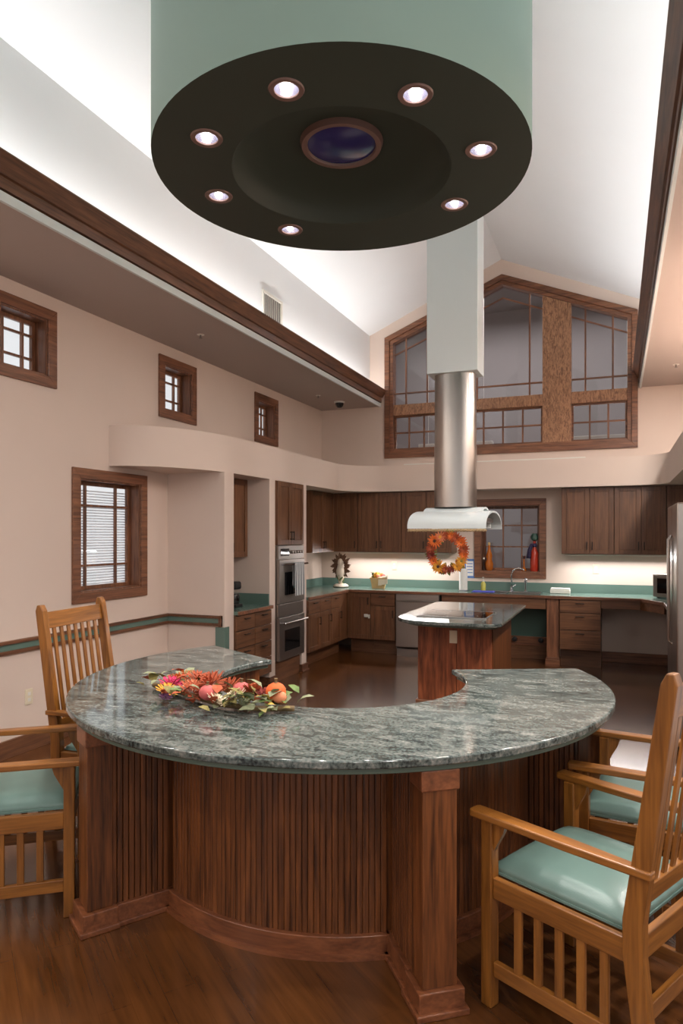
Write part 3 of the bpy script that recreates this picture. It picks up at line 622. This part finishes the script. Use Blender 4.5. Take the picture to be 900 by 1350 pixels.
for ang in DL:
    x, y = .71 * math.cos(R(ang)), .71 * math.sin(R(ang)); M = Matrix.Translation((x, y, 0))
    q = MB().lathe([(.052, DZ + .002), (.052, DZ - .005), (.056, DZ - .007), (.072, DZ - .007), (.076, DZ - .0005)], 28, M, cap=False).obj('downlight_ring', 'drum_ring', t, smooth=True)
    MB().lathe([(.054, DZ), (.050, DZ + .03), (.040, DZ + .055), (.028, DZ + .065)], 28, M, cap=False).obj('reflector', 'reflector', q, smooth='all')
    MB().lathe([(.028, DZ + .064), (.016, DZ + .035), (.013, DZ + .024), (.0005, DZ + .020)], 20, M, cap=False).obj('bulb', 'lamp', q, smooth='all')
    l = bpy.data.lights.new('downlight', 'SPOT'); l.energy = 34; l.spot_size = R(95); l.spot_blend = .6; l.shadow_soft_size = .04; l.color = (1, .95, .9)
    lo = bpy.data.objects.new('downlight', l); COL.objects.link(lo); lo.location = (DX + x, DY + y, DZ - .03)

# added fill lights under the two soffits, out of view, to brighten the room
def fill_light(x, y, power):
    t = thing('added_fill_light', 'added round fill light under the flat soffit, out of view', 'light', (x, y, ZS), 0, 'added soffit fill lights')
    MB().lathe([(.085, -.001), (.09, -.008), (.12, -.008), (.125, 0)], 24, cap=False).obj('trim_ring', 'plastic_white', t, smooth=True)
    MB().lathe([(.0005, -.004), (.086, -.003)], 24, cap=False).obj('lens', 'lamp', t)
    l = bpy.data.lights.new('added_fill_lamp', 'AREA'); l.shape = 'DISK'; l.size = .16; l.energy = power; l.color = (1, .95, .91)
    lo = bpy.data.objects.new('added_fill_lamp', l); COL.objects.link(lo); lo.location = (x, y, ZS - .012)
for y, p in ((7.9, 9), (6.7, 30), (5.3, 36), (3.8, 34)): fill_light(.95, y, p)
for y in (2.2, .6, -1.0): fill_light(.85, y, 19)
for y in (1.4, -.2, -1.8): fill_light(-3.6, y, 19)
# ================================================================== BAR COUNTER
TX, TY, TZ = -1.32, 3.27, .87
t = thing('bar_countertop', 'curved green granite bar counter top in the foreground', 'countertop', (0, 0, 0))
def cring(ro, ri, a0, a1o, a1i, n=72): return arc(TX, TY, ro, a0, a1o, n) + arc(TX, TY, ri, a1i, a0, n)
def cring_mesh(ro, ri, a0, a1o, a1i, z0, z1, n=72):
    mb = MB(); O = arc(TX, TY, ro, a0, a1o, n); I = arc(TX, TY, ri, a0, a1i, n); L = []
    for (p, z) in ((O, z0), (O, z1), (I, z1), (I, z0)): L.append([mb.bm.verts.new((x, y, z)) for x, y in p])
    for j in range(4):
        a, b = L[j], L[(j + 1) % 4]
        for i in range(n): mb.bm.faces.new([a[i], a[i + 1], b[i + 1], b[i]])
    mb.bm.faces.new([L[j][0] for j in range(4)]); mb.bm.faces.new([L[j][-1] for j in range(3, -1, -1)]); return mb
cring_mesh(1.318, .635, 151.5, 392, 400, TZ - .03, TZ).obj('granite_slab', 'granite', t, bevel=.006, smooth=True)
cring_mesh(1.298, .658, 152.5, 391, 398.5, TZ - .052, TZ - .03).obj('sub_top', 'green_board', t, bevel=.003, smooth=True)
t = thing('curved_bar', 'curved ribbed oak bar base with radial fins and square end posts', 'bar counter', (TX, TY, 0))
BZ = TZ - .053
RW = .932; FINS = (160, 237, 307, 377)
mb = cring_mesh(RW - .012, .72, 154, 388, 388, 0, BZ); bmesh.ops.translate(mb.bm, verts=mb.bm.verts, vec=(-TX, -TY, 0)); mb.obj('body', 'bar_z', t, smooth=True)
bd = None
def board(ang):
    global bd
    if bd is None:
        bd = MB().prism([(RW - .014, -.0108), (RW - .002, -.0108), (RW, -.008), (RW, .008), (RW - .002, .0108), (RW - .014, .0108)], .08, BZ - .001).obj('bead_board', 'bar_z', t)
        bd.rotation_euler.z = R(ang); return
    dup(bd, rz=R(ang))
for a, b in zip(FINS, FINS[1:]):
    k = 0; st = 1.44; n = int((b - a - 8) / st)
    for k in range(n): board(a + 4 + (b - a - 8 - n * st) / 2 + st * (k + .5))
fb = None
for fa in FINS:
    M = Matrix.Rotation(R(fa), 4, 'Z')
    MB().box(RW - .03, 1.19, -.042, .042, 0, BZ, M).obj('fin', 'bar_z', t)
    for s in (-1, 1):
        for k in range(10):
            r = RW + .010 + .0245 * (k + .5)
            if fb is None: fb = MB().box(-.0105, .0105, -.006, .006, .08, BZ - .001).obj('bead_board', 'bar_z', t, bevel=.0025); q = fb
            else: q = dup(fb)
            q.location = (r * math.cos(R(fa)) - s * .048 * math.sin(R(fa)), r * math.sin(R(fa)) + s * .048 * math.cos(R(fa)), 0); q.rotation_euler.z = R(fa)
    p = MB().box(1.18, 1.285, -.062, .062, .085, BZ - .001, M).obj('post', 'bar_z', t, bevel=.004)
    MB().box(1.175, 1.292, -.069, .069, BZ - .07, BZ, M).obj('cap', 'bar_x', p, bevel=.004)
    MB().box(1.165, 1.305, -.082, .082, 0, .085, M).box(1.16, 1.318, -.094, .094, 0, .022, M).obj('plinth', 'bar_x', p, bevel=.004)
    for s in (-1, 1): MB().box(RW - .01, 1.166, *sorted((s * .05, s * .072)), 0, .085, M).box(RW - .01, 1.166, *sorted((s * .05, s * .085)), 0, .02, M).obj('baseboard', 'bar_x', t, bevel=.003)
for a, b in zip(FINS, FINS[1:]):
    mb = cring_mesh(RW + .02, RW - .014, a + 3.5, b - 3.5, b - 3.5, 0, .085, 30); bmesh.ops.translate(mb.bm, verts=mb.bm.verts, vec=(-TX, -TY, 0)); mb.obj('baseboard', 'bar_x', t, smooth=True, bevel=.003)
    mb = cring_mesh(RW + .034, RW + .0, a + 4, b - 4, b - 4, 0, .02, 30); bmesh.ops.translate(mb.bm, verts=mb.bm.verts, vec=(-TX, -TY, 0)); mb.obj('shoe_moulding', 'bar_x', t, smooth=True)

# ================================================================== CHAIRS
def bar(mb, p0, p1, wx, wy):                                 # rectangular bar between two points in an xz plane
    p0, p1 = Vector(p0), Vector(p1); d = (p1 - p0).normalized(); side = Vector((0, 1, 0)); up = side.cross(d).normalized()
    vs_ = []
    for p in (p0, p1):
        for a, b in ((-1, -1), (1, -1), (1, 1), (-1, 1)): vs_.append(mb.bm.verts.new(p + up * a * wx / 2 + side * b * wy / 2))
    for f in ((0, 1, 2, 3), (7, 6, 5, 4), (0, 4, 5, 1), (1, 5, 6, 2), (2, 6, 7, 3), (3, 7, 4, 0)): mb.bm.faces.new([vs_[i] for i in f])
def make_chair():
    """forward is +x, base at the floor centre"""
    t = thing('armchair', '', 'chair', group='mission armchairs round the bar')
    hw = .262; fx, rx = .255, -.25
    def back(z): return rx - .11 * max(0, (z - .45)) / .78   # raked back line
    for s in (-1, 1):
        y = s * hw
        MB().box(fx - .022, fx + .022, y - .022, y + .022, 0, .635).obj('front_leg', 'chair_z', t, bevel=.004)
        prof = [(rx - .075, 0), (rx - .025, 0), (rx + .028, .40), (rx + .028, .50), (back(1.19) + .024, 1.19), (back(1.215) + .01, 1.222), (back(1.215) - .01, 1.222), (back(1.19) - .024, 1.19), (rx - .032, .50), (rx - .032, .40)]
        MB().prism(prof, -.02, .02, Matrix(((1, 0, 0, 0), (0, 0, -1, y), (0, 1, 0, 0), (0, 0, 0, 1)))).obj('rear_leg', 'chair_z', t, bevel=.004)
        mb = MB(); pts = [(.31, -.030), (.315, -.02), (.315, .02), (.31, .030), (-.05, .028), (back(.65) + .03, .02), (back(.65) - .03, .018), (back(.65) - .03, -.018), (back(.65) + .03, -.02), (-.05, -.028)]
        mb.prism(pts, .635, .66, Matrix.Translation((0, y + s * .012, 0))).obj('arm', 'chair_x', t, bevel=.005)
        MB().box(rx + .02, fx - .022, y - .012, y + .012, .37, .44).obj('side_rail', 'chair_x', t, bevel=.003)
        MB().box(rx - .0, fx - .022, y - .011, y + .011, .105, .155).obj('lower_rail', 'chair_x', t, bevel=.003)
        for k in range(5):
            x = rx + .09 + k * .075; MB().box(x - .014, x + .014, y - .007, y + .007, .155, .37).obj('side_slat', 'chair_z', t, bevel=.002)
        MB().prism([(fx - .06, .60), (fx - .022, .53), (fx - .022, .635), (fx - .07, .635)], -.009, .009, Matrix(((1, 0, 0, 0), (0, 0, -1, y), (0, 1, 0, 0), (0, 0, 0, 1)))).obj('corbel', 'chair_z', t)
    MB().box(fx - .012, fx + .012, -hw + .022, hw - .022, .37, .44).obj('front_rail', 'chair_y', t, bevel=.003)
    MB().box(rx - .012, rx + .012, -hw + .02, hw - .02, .37, .44).obj('back_seat_rail', 'chair_y', t, bevel=.003)
    MB().box(rx - .03, rx - .008, -hw + .02, hw - .02, .20, .25).obj('stretcher', 'chair_y', t, bevel=.003)
    for nm, z0, z1 in (('top_rail', 1.09, 1.18), ('lower_back_rail', .54, .60)):
        mb = MB(); bar(mb, (back(z0), 0, z0), (back(z1), 0, z1), .022, 2 * hw - .04); mb.obj(nm, 'chair_y', t, bevel=.003)
    for k in range(7):
        y = (k - 3) * .06; mb = MB(); p0, p1 = (back(.595), 0, .595), (back(1.095), 0, 1.095); bar(mb, p0, p1, .010, .026)
        bmesh.ops.translate(mb.bm, verts=mb.bm.verts, vec=(0, y, 0)); mb.obj('back_slat', 'chair_z', t, bevel=.002)
    # domed cushion
    mb = MB(); N = 14; X0, X1, Y0, Y1 = rx + .03, fx + .012, -hw + .024, hw - .024
    def pt(i, j, top):
        u, v = i / N * 2 - 1, j / N * 2 - 1; x = X0 + (X1 - X0) * i / N; y = Y0 + (Y1 - Y0) * j / N
        e = (1 - abs(u) ** 5) * (1 - abs(v) ** 5)
        return (x, y, .44 + (.022 + .045 * e ** .6 if top else 0))
    G = [[mb.bm.verts.new(pt(i, j, True)) for j in range(N + 1)] for i in range(N + 1)]; B_ = [[mb.bm.verts.new(pt(i, j, False)) for j in range(N + 1)] for i in range(N + 1)]
    for i in range(N):
        for j in range(N): mb.bm.faces.new([G[i][j], G[i + 1][j], G[i + 1][j + 1], G[i][j + 1]]); mb.bm.faces.new([B_[i][j], B_[i][j + 1], B_[i + 1][j + 1], B_[i + 1][j]])
    for i in range(N):
        for a, b, c, d in ((G[i][0], G[i + 1][0], B_[i + 1][0], B_[i][0]), (G[i][N], G[i + 1][N], B_[i + 1][N], B_[i][N]), (G[0][i], G[0][i + 1], B_[0][i + 1], B_[0][i]), (G[N][i], G[N][i + 1], B_[N][i + 1], B_[N][i])): mb.bm.faces.new([a, b, c, d])
    c_ = mb.obj('seat', 'vinyl_green', t, smooth='all', bevel=.006)
    MB().sweep([(-.004, .441), (.004, .441), (.004, .449), (-.004, .449)], [(X0, Y0), (X1, Y0), (X1, Y1), (X0, Y1)], True).obj('piping', 'vinyl_green', c_)
    return t
proto = make_chair()
CH_ = [(-.055, 2.475, 153, 'oak armchair with green seat in the right foreground, side slats facing us'), (.165, 3.22, 172, 'oak armchair half hidden behind the right foreground chair'),
       (-2.50, 2.30, 37, 'oak armchair cut off by the left edge of the photo'), (-2.57, 3.13, 6, 'oak armchair whose slatted back stands against the left wall below the blinds')]
for i, (x, y, a, lb) in enumerate(CH_):
    o = proto if i == 0 else copy_tree(proto); o.location = (x, y, 0); o.rotation_euler.z = R(a); o['label'] = lb

# ================================================================== SMALL THINGS
def outlet(loc, rz, label):
    t = thing('wall_outlet', label, 'outlet', loc, rz, 'outlets')
    MB().box(-.036, .036, -.006, 0, -.058, .058).obj('plate', 'plastic_ivory', t, bevel=.003)
    for z in (-.022, .022): MB().box(-.014, .014, -.008, -.006, z - .013, z + .013).obj('socket', 'plastic_white', t, bevel=.003)
outlet((-2.93, YB, 1.17), 0, 'ivory wall outlet above the worktop right of the fruit basket')
outlet((-.24, YB, 1.17), 0, 'ivory wall outlet above the worktop below the right wall cabinets')
outlet((XL, 3.85, .40), PI / 2, 'ivory wall outlet low on the left wall behind the chair')
# under-cabinet lights (slim fixtures)
for x0, x1, nm in ((-3.6, -2.1, 'left'), (-.6, .8, 'right')):
    t = thing('under_cabinet_light', 'slim white light strip under the %s wall cabinets' % nm, 'light', ((x0 + x1) / 2, 9.10, UZ - .024), 0, 'under-cabinet lights')
    MB().box((x0 - x1) / 2, (x1 - x0) / 2, -.03, .03, 0, .02).obj('housing', 'plastic_white', t, bevel=.003)
    area('under_cabinet_lamp', ((x0 + x1) / 2, 9.10, UZ - .03), (R(-18), 0, 0), x1 - x0, .04, 10, (1, .96, .95))
# sink and faucet
t = thing('sink', 'stainless steel sink set into the back worktop', 'sink', (-1.28, 8.95, CT + .001))
MB().box(-.42, .42, -.24, -.21, 0, .006).box(-.42, .42, .17, .20, 0, .006).box(-.42, -.39, -.21, .17, 0, .006).box(.39, .42, -.21, .17, 0, .006).box(-.015, .015, -.21, .17, 0, .006).obj('rim', 'chrome', t, bevel=.002)
for a, b in ((-.385, -.012), (.012, .385)):
    y0, y1, zb = -.200, .160, -.155
    MB().box(a, b, y0, y1, zb, zb + .004).box(a, a + .004, y0, y1, zb + .004, .001).box(b - .004, b, y0, y1, zb + .004, .001).box(a + .004, b - .004, y0, y0 + .004, zb + .004, .001).box(a + .004, b - .004, y1 - .004, y1, zb + .004, .001).obj('bowl', 'steel', t)
    MB().lathe([(.03, zb + .0045), (.03, zb + .007), (.012, zb + .006)], 16, Matrix.Translation(((a + b) / 2, -.02, 0))).obj('drain', 'chrome', t)
t = thing('faucet', 'chrome gooseneck faucet behind the sink', 'faucet', (-1.28, 9.195, CT + .001))
MB().lathe([(.03, 0), (.03, .01), (.018, .02), (.016, .06)], 16).obj('base', 'chrome', t, smooth=True)
MB().tube([(0, 0, .05), (0, 0, .22)] + [(.11 * (1 - math.cos(R(a))), -.11 * (1 - math.cos(R(a))), .22 + .09 * math.sin(R(a))) for a in (20, 45, 70, 90, 110, 130)], .011, 10).obj('spout', 'chrome', t, smooth='all')
MB().tube([(.0, -.016, .05), (.06, -.03, .09)], .007).obj('lever', 'chrome', t, smooth='all')
t = thing('side_sprayer', 'short chrome side sprayer beside the faucet', 'sprayer', (-1.10, 9.195, CT + .001)); MB().lathe([(.022, 0), (.022, .01), (.013, .02), (.013, .1), (.02, .13), (.02, .17), (.012, .18)], 16).obj('body', 'chrome', t, smooth=True); MB().lathe([(.024, 0), (.024, .006)], 16).obj('collar', 'steel', t)
t = thing('soap_bottle', 'clear yellow pump soap bottle left of the sink', 'bottle', (-1.62, 9.02, CT + .001)); MB().lathe([(.03, 0), (.032, .01), (.032, .1), (.014, .13)], 18).obj('bottle', 'soap', t, smooth=True); MB().lathe([(.014, .13), (.014, .15), (.005, .152), (.005, .18)], 12).box(-.006, .006, -.045, .008, .178, .19).obj('pump', 'plastic_white', t)
mb = MB(); N = 16
rows = [[(-.14 + .28 * i / N, -.07 + .14 * j / 8, .012 + .014 * abs(math.sin(i * 1.7 + j)) * (1 if 0 < i < N and 0 < j < 8 else .2)) for i in range(N + 1)] for j in range(9)]
for a, b in zip(rows, rows[1:]): mb.strip(a, b)
bmesh.ops.remove_doubles(mb.bm, verts=mb.bm.verts, dist=1e-5); o = mb.obj('dish_cloth', 'blue_cloth', smooth='all', loc=(-1.58, 8.80, CT - .004)); tag(o, 'crumpled blue dish cloth on the sink edge', 'cloth')
sm = o.modifiers.new('solid', 'SOLIDIFY'); sm.thickness = .006
t = thing('wipes_box', 'flat white box on the worktop right of the sink', 'box', (-.66, 9.10, CT + .001)); MB().box(-.12, .12, -.07, .07, 0, .05).obj('box', 'plastic_white', t, bevel=.008); MB().box(-.115, .115, -.065, .065, .05, .066).obj('lid', 'paper', t, bevel=.006)
t = thing('paper_towel', 'white paper towel roll on a chrome stand left of the sink', 'paper towel', (-1.89, 9.05, CT + .001))
MB().lathe([(.075, 0), (.075, .008), (.06, .014)], 24).obj('base', 'chrome', t, smooth=True); MB().lathe([(.006, .014), (.006, .32), (.012, .325), (.006, .34)], 10).obj('rod', 'chrome', t); MB().lathe([(.055, .016), (.055, .29), (.02, .29), (.02, .016)], 28, cap=False).obj('roll', 'paper', t, smooth=True)
t = thing('notice', 'white notice with a blue border on the wall behind the paper towel', 'notice', (-1.93, YB, 1.02)); MB().box(0, .15, -.004, 0, 0, .26).obj('sheet', 'blue_print', t); MB().box(.025, .125, -.006, -.004, .03, .23).obj('print', 'paper', t)
for z in (.07, .11, .15, .19): MB().box(.035, .115, -.0065, -.006, z, z + .012).obj('text_line', 'blue_print', t)
# bottles on the pass-through sill
SZ = PT[2] + CW + .012; SY = YB + .05
def bottle(name, label, x, prof, m, extra=None):
    t = thing(name, label, 'bottle', (x, SY, SZ)); MB().lathe(prof, 20).obj('glass_body', m, t, smooth=True)
    if extra: extra(t)
    return t
bottle('oil_bottle', 'amber curvy decorative bottle on the window sill', -1.60, [(.035, 0), (.05, .03), (.055, .09), (.035, .15), (.042, .2), (.025, .26), (.016, .3), (.016, .34)], 'oil_amber', lambda t: MB().lathe([(.014, .34), (.018, .345), (.018, .37), (.012, .38)], 12).obj('cork', 'wicker', t))
bottle('oil_bottle', 'tall red bottle tied with a dark ribbon on the window sill', -1.005, [(.05, 0), (.055, .02), (.055, .24), (.03, .29), (.018, .32), (.018, .4)], 'oil_red', lambda t: (MB().lathe([(.02, .40), (.045, .42), (.05, .46), (.03, .5)], 14).obj('stopper', 'dark_green', t, smooth=True), MB().tube([(-.03, -.03, .36), (-.06, -.05, .28), (-.07, -.055, .17)], [.02, .025, .03], 8).lathe([(.024, .32), (.036, .34), (.024, .37)], 12).obj('ribbon', 'ribbon', t, smooth='all')))
bottle('small_bottle', 'small clear bottle at the left end of the window sill', -1.672, [(.018, 0), (.02, .01), (.02, .09), (.01, .12), (.01, .15)], 'glass_dim', lambda t: MB().lathe([(.012, .15), (.012, .175)], 10).obj('cap', 'plastic_white', t))
bottle('small_bottle', 'slim glass with orange base on the window sill', -1.14, [(.03, 0), (.03, .03), (.012, .05), (.012, .16)], 'oil_amber', lambda t: MB().lathe([(.014, .16), (.02, .2)], 12).obj('lip', 'chrome', t))
# flowers
def petal_flower(r, n, layers, seed, cup=.35):
    rnd = random.Random(seed); mb = MB()
    for L in range(layers):
        rl = r * (1 - .26 * L); zc = .16 * r * L
        for k in range(n):
            a = 2 * PI * (k + .5 * L) / n + rnd.uniform(-.1, .1); w = 2.5 * rl / n; up = cup * (1 + .7 * L)
            c, s_ = math.cos(a), math.sin(a); T = (-s_, c)
            P = [(rl * .12, 0, 0), (rl * .6, w * .6, .6 * up * .6), (rl, w * .3, up * .75), (rl * 1.05, 0, up * .7), (rl, -w * .3, up * .75), (rl * .6, -w * .6, .6 * up * .6)]
            mb.bm.faces.new([mb.bm.verts.new((q * c + tt * T[0], q * s_ + tt * T[1], zc + h * rl)) for q, tt, h in P])
    return mb
def ball(r, M=None, n=12, sq=1.0, ribs=0):
    mb = MB(); prof = [(max(.0006, r * math.sin(PI * i / 8)), -r * sq * math.cos(PI * i / 8)) for i in range(9)]; mb.lathe(prof, n)
    if ribs:
        for v in mb.bm.verts:
            a = math.atan2(v.co.y, v.co.x); f = 1 - .1 * abs(math.sin(a * ribs / 2)) ; v.co.x *= f; v.co.y *= f
    return mb
def leaf_mesh(L, W_):
    mb = MB(); C_ = [(0, 0, 0), (L * .35, 0, .12 * L), (L * .7, 0, .12 * L), (L, 0, 0)]; A = [(L * .3, W_, .17 * L), (L * .68, W_ * .75, .15 * L)]; B = [(L * .3, -W_, .17 * L), (L * .68, -W_ * .75, .15 * L)]
    v = [mb.bm.verts.new(p) for p in C_ + A + B]
    for f in ((0, 1, 4), (1, 2, 5, 4), (2, 3, 5), (0, 6, 1), (1, 6, 7, 2), (2, 7, 3)): mb.bm.faces.new([v[i] for i in f])
    return mb
def put(o, loc, rx=0, ry=0, rz=0): o.location = loc; o.rotation_euler = (rx, ry, rz); return o
def flower(par, loc, r, m, seed, rot=(0, 0, 0), center=None, n=9, layers=3, name='flower'):
    f = put(petal_flower(r, n, layers, seed).obj(name, m, par), loc, *rot)
    if center: c = ball(r * .36, n=10, sq=.6).obj('flower_center', center, f, smooth='all'); c.location.z = r * .25
    return f
def leaf(par, loc, L, m, rot): return put(leaf_mesh(L, L * .3).obj('leaf', m, par), loc, *rot)
# garland lying on the bar top
ga = thing('flower_garland', 'autumn garland of silk flowers, leaves and small pumpkins on the bar top', 'garland', (0, 0, TZ))
def pz(u, v, z):
    a = (u - 450) / 900; th = math.atan(362 / 900); c, s_ = math.cos(th), math.sin(th); k = (z - 1.6) * 900 / -(v - 706)
    return Vector(((a * c - s_) * k, (a * s_ + c) * k, 0))
gl = [pz(203, 908, TZ), pz(240, 918, TZ), pz(290, 934, TZ), pz(340, 940, TZ), pz(388, 940, TZ)]
def along(f):
    f *= len(gl) - 1; i = min(int(f), len(gl) - 2); return gl[i].lerp(gl[i + 1], f - i)
MB().tube([along(i / 24) + Vector((0, 0, .018)) for i in range(25)], .012, 6).obj('vine', 'stem', ga, smooth='all')
rnd = random.Random(4)
for (f, off, z, r, m, cen) in [(.20, -.03, .055, .062, 'magenta', None), (.25, -.10, .04, .055, 'gold', None), (.17, .06, .07, .06, 'orange', None), (.30, .05, .085, .075, 'rust', None), (.36, .09, .085, .07, 'rust', None), (.42, .03, .1, .08, 'rust', None),
                               (.38, -.06, .06, .07, 'rust', None), (.46, .1, .08, .065, 'rust', None), (.64, .08, .075, .06, 'rust', None), (.72, .07, .065, .055, 'dark_red', None), (.12, .03, .06, .05, 'peach', None), (.52, -.05, .05, .045, 'cream', None),
                               (.62, -.02, .06, .06, 'cream', None), (.70, -.06, .045, .05, 'leaf_sage', None), (.28, -.14, .025, .03, 'purple', None), (.33, .0, .07, .05, 'peach', None)]:
    p = along(f) + Vector((.35, .9, 0)) * off * .8; flower(ga, (p.x, p.y, z * .8), r * 1.0, m, int(f * 1000), (rnd.uniform(.1, .6), rnd.uniform(-.3, .3), rnd.uniform(0, 6)), cen, 10, 4)
for f, off, r, m in ((.47, -.04, .042, 'pomegranate'), (.56, .07, .045, 'pomegranate'), (.80, .06, .052, 'pumpkin'), (.86, .03, .035, 'peach')):
    p = along(f) + Vector((.35, .9, 0)) * off; q = ball(r * .9, n=20, sq=.85, ribs=7 if m == 'pumpkin' else 0).obj('pumpkin' if m == 'pumpkin' else 'pomegranate', m, ga, smooth='all'); q.location = (p.x, p.y, r * .9 + .03)
    k = MB().lathe([(r * .2, r * .7), (r * .1, r * .85), (r * .16, r * 1.1)], 8).obj('stalk', 'stem', q)
for i in range(120):
    f = rnd.uniform(.02, .95); off = rnd.uniform(-.14, .14) * (1 - .5 * abs(f - .5)); p = along(f) + Vector((.35, .9, 0)) * off
    m = rnd.choice(['leaf_green', 'leaf_sage', 'leaf_sage', 'leaf_olive', 'leaf_olive', 'rust', 'rust' if f < .6 else 'leaf_sage', 'leaf_gold' if f > .75 else 'leaf_olive'])
    leaf(ga, (p.x, p.y, rnd.uniform(.012, .075)), rnd.uniform(.045, .09), m, (rnd.uniform(-.4, .4), rnd.uniform(-.7, .1), rnd.uniform(0, 6.28)))
# wreath hanging from the hood
wr = thing('flower_wreath', 'round autumn wreath of orange sunflowers hanging below the hood', 'wreath', (-1.345, HY - .455, 1.455))
RW_ = .145
MB().tube([(RW_ * math.cos(2 * PI * i / 32), 0, RW_ * math.sin(2 * PI * i / 32)) for i in range(33)], .014, 8).obj('ring', 'stem', wr, smooth='all')
MB().tube([(0, 0, RW_ + .01), (0, .004, RW_ + .045)], .004, 6).obj('hanger', 'rope', wr)
for a, m, cen, r in ((95, 'rust', None, .036), (115, 'peach', 'gold', .045), (138, 'orange', 'brown_center', .056), (165, 'rust', None, .045), (190, 'dark_red', None, .042), (212, 'orange', None, .042), (238, 'gold', 'brown_center', .054), (265, 'rust', None, .040), (285, 'dark_red', None, .036), (305, 'gold', None, .042), (330, 'gold', 'leaf_olive', .046), (352, 'orange', None, .040), (12, 'rust', None, .046), (35, 'orange', None, .048), (58, 'rust', None, .046), (76, 'orange', None, .038)):
    flower(wr, (RW_ * math.cos(R(a)), -.02, RW_ * math.sin(R(a))), r * 1.15, m, a, (PI / 2, 0, 0), cen, 13, 3)
for i in range(26):
    a = rnd.uniform(0, 6.28); k = rnd.choice((-1, 1)); leaf(wr, (RW_ * math.cos(a), -.008, RW_ * math.sin(a)), .06, rnd.choice(['leaf_green', 'leaf_green', 'leaf_olive', 'rust']), (PI / 2, -a + rnd.uniform(-.5, .5) + (PI if k < 0 else 0), 0))
# figurine
t = thing('figurine', 'ceramic figurine with brown feathered head in the back left corner', 'figurine', (-3.63, 9.0, CT + .001))
MB().lathe([(.09, 0), (.115, .015), (.10, .035), (.07, .05)], 20).obj('base', 'ceramic', t, smooth=True)
for k in range(16): put(leaf_mesh(.10, .03).obj('leaf', 'moss', t), (.03 * math.cos(k), .03 * math.sin(k), .05 + .004 * k), 0, -1.0, k * 2.4)
MB().lathe([(.03, .05), (.04, .12), (.062, .18), (.066, .24), (.05, .29), (.038, .31), (.046, .35), (.036, .39), (.012, .42)], 18).obj('body', 'ceramic', t, smooth=True)
for k in range(46):
    a = R(-75 + 330 * k / 45); ly = (k % 3) * .016
    o = leaf_mesh(.055 + .02 * (k % 4), .022).obj('feather', 'feather', t); o.matrix_local = Matrix.Translation((.048 * math.cos(a), .02 - ly, .30 + .085 * math.sin(a))) @ Matrix.Rotation(-a, 4, 'Y') @ Matrix.Rotation(PI / 2, 4, 'X')
# fruit basket
t = thing('fruit_basket', 'square wicker basket with cloth and artificial fruit on the back worktop', 'basket', (-3.07, 9.02, CT + .001), .25)
bk = [(-.1, -.08), (.1, -.08), (.1, .08), (-.1, .08)]
mb = MB(); lo = [(x * .85, y * .85, 0) for x, y in bk]; hi = [(x * 1.1, y * 1.1, .14) for x, y in bk]; mb.strip(lo, hi, closed=True); mb.bm.faces.new([v for v in mb.bm.verts if v.co.z == 0]); o = mb.obj('basket', 'wicker', t); sm = o.modifiers.new('s', 'SOLIDIFY'); sm.thickness = .008
MB().sweep([(-.008, .132), (.008, .132), (.008, .148), (-.008, .148)], [(x * 1.1, y * 1.1) for x, y in bk], True).obj('rim', 'wicker', t)
mb = MB(); rr = [[(.0 + .13 * i / 8, -.07 - .03 * j / 6 - (.012 if j else 0), .16 - .12 * j / 6 + .03 * i / 8 + .004 * math.sin(i * 2)) for i in range(9)] for j in range(7)]
for a, b in zip(rr, rr[1:]): mb.strip(a, b)
mb.obj('cloth', 'linen', t, smooth='all')
for x, y, z, r, m in ((-.03, .0, .18, .045, 'gold'), (.04, .02, .17, .04, 'orange'), (.07, -.03, .165, .032, 'pomegranate'), (.0, -.045, .165, .03, 'peach'), (-.07, .01, .15, .035, 'leaf_olive')): q = ball(r).obj('fruit', m, t, smooth='all'); q.location = (x, y, z)
for k in range(10): leaf(t, (-.06 + .02 * k % .1, .02, .16), .09, 'leaf_green', (rnd.uniform(-.5, .5), rnd.uniform(-1.1, -.3), rnd.uniform(1.6, 4.5)))
# ceiling fittings
t = thing('dome_camera', 'black dome security camera under the left soffit', 'camera', (-3.55, 8.75, ZS)); MB().lathe([(.07, -.02), (.075, 0)], 24).obj('mount', 'plastic_white', t); MB().lathe([(.001, -.085), (.03, -.08), (.05, -.06), (.058, -.035), (.06, -.02)], 24).obj('dome', 'black_glass', t, smooth='all')
for x, y, nm in ((-3.55, 5.35, 'nearer the camera'), (-3.65, 8.25, 'by the dome camera'), (.60, 8.2, 'under the right soffit')):
    t = thing('sprinkler', 'small ceiling sprinkler head ' + nm, 'sprinkler', (x, y, ZS), 0, 'sprinkler heads'); MB().lathe([(.03, -.004), (.035, 0)], 16).obj('escutcheon', 'plastic_white', t); MB().lathe([(.006, -.03), (.008, -.004)], 8).obj('stem', 'steel_dark', t); MB().lathe([(.016, -.034), (.016, -.03)], 12).obj('deflector', 'steel_dark', t)
t = thing('air_vent', 'white louvred air vent on the upper left wall', 'vent', (UL, 6.06, 3.78), PI / 2)
casing(0, .44, 0, .30, .03, -.014, 0).obj('frame', 'plastic_white', t, bevel=.002)
MB().box(.03, .41, -.002, 0, .03, .27).obj('backing', 'grey_paint', t)
for k in range(9): MB().box(-.016, .016, -.001, .001, .03, .27, Matrix.Translation((.052 + k * .042, -.008, 0)) @ Matrix.Rotation(R(35), 4, 'Z')).obj('louvre', 'plastic_white', t)
o = MB().box(-2.66, -.35, BY - .055, BY - .03, 2.55, 2.566).obj('lit_edge_strip', 'plastic_white', bevel=.002); o.location.y = .06; tag(o, 'thin white strip standing in for light caught on the bulkhead ledge below the gable window', 'highlight strip')  # white strip standing in for light caught along the bulkhead's top edge
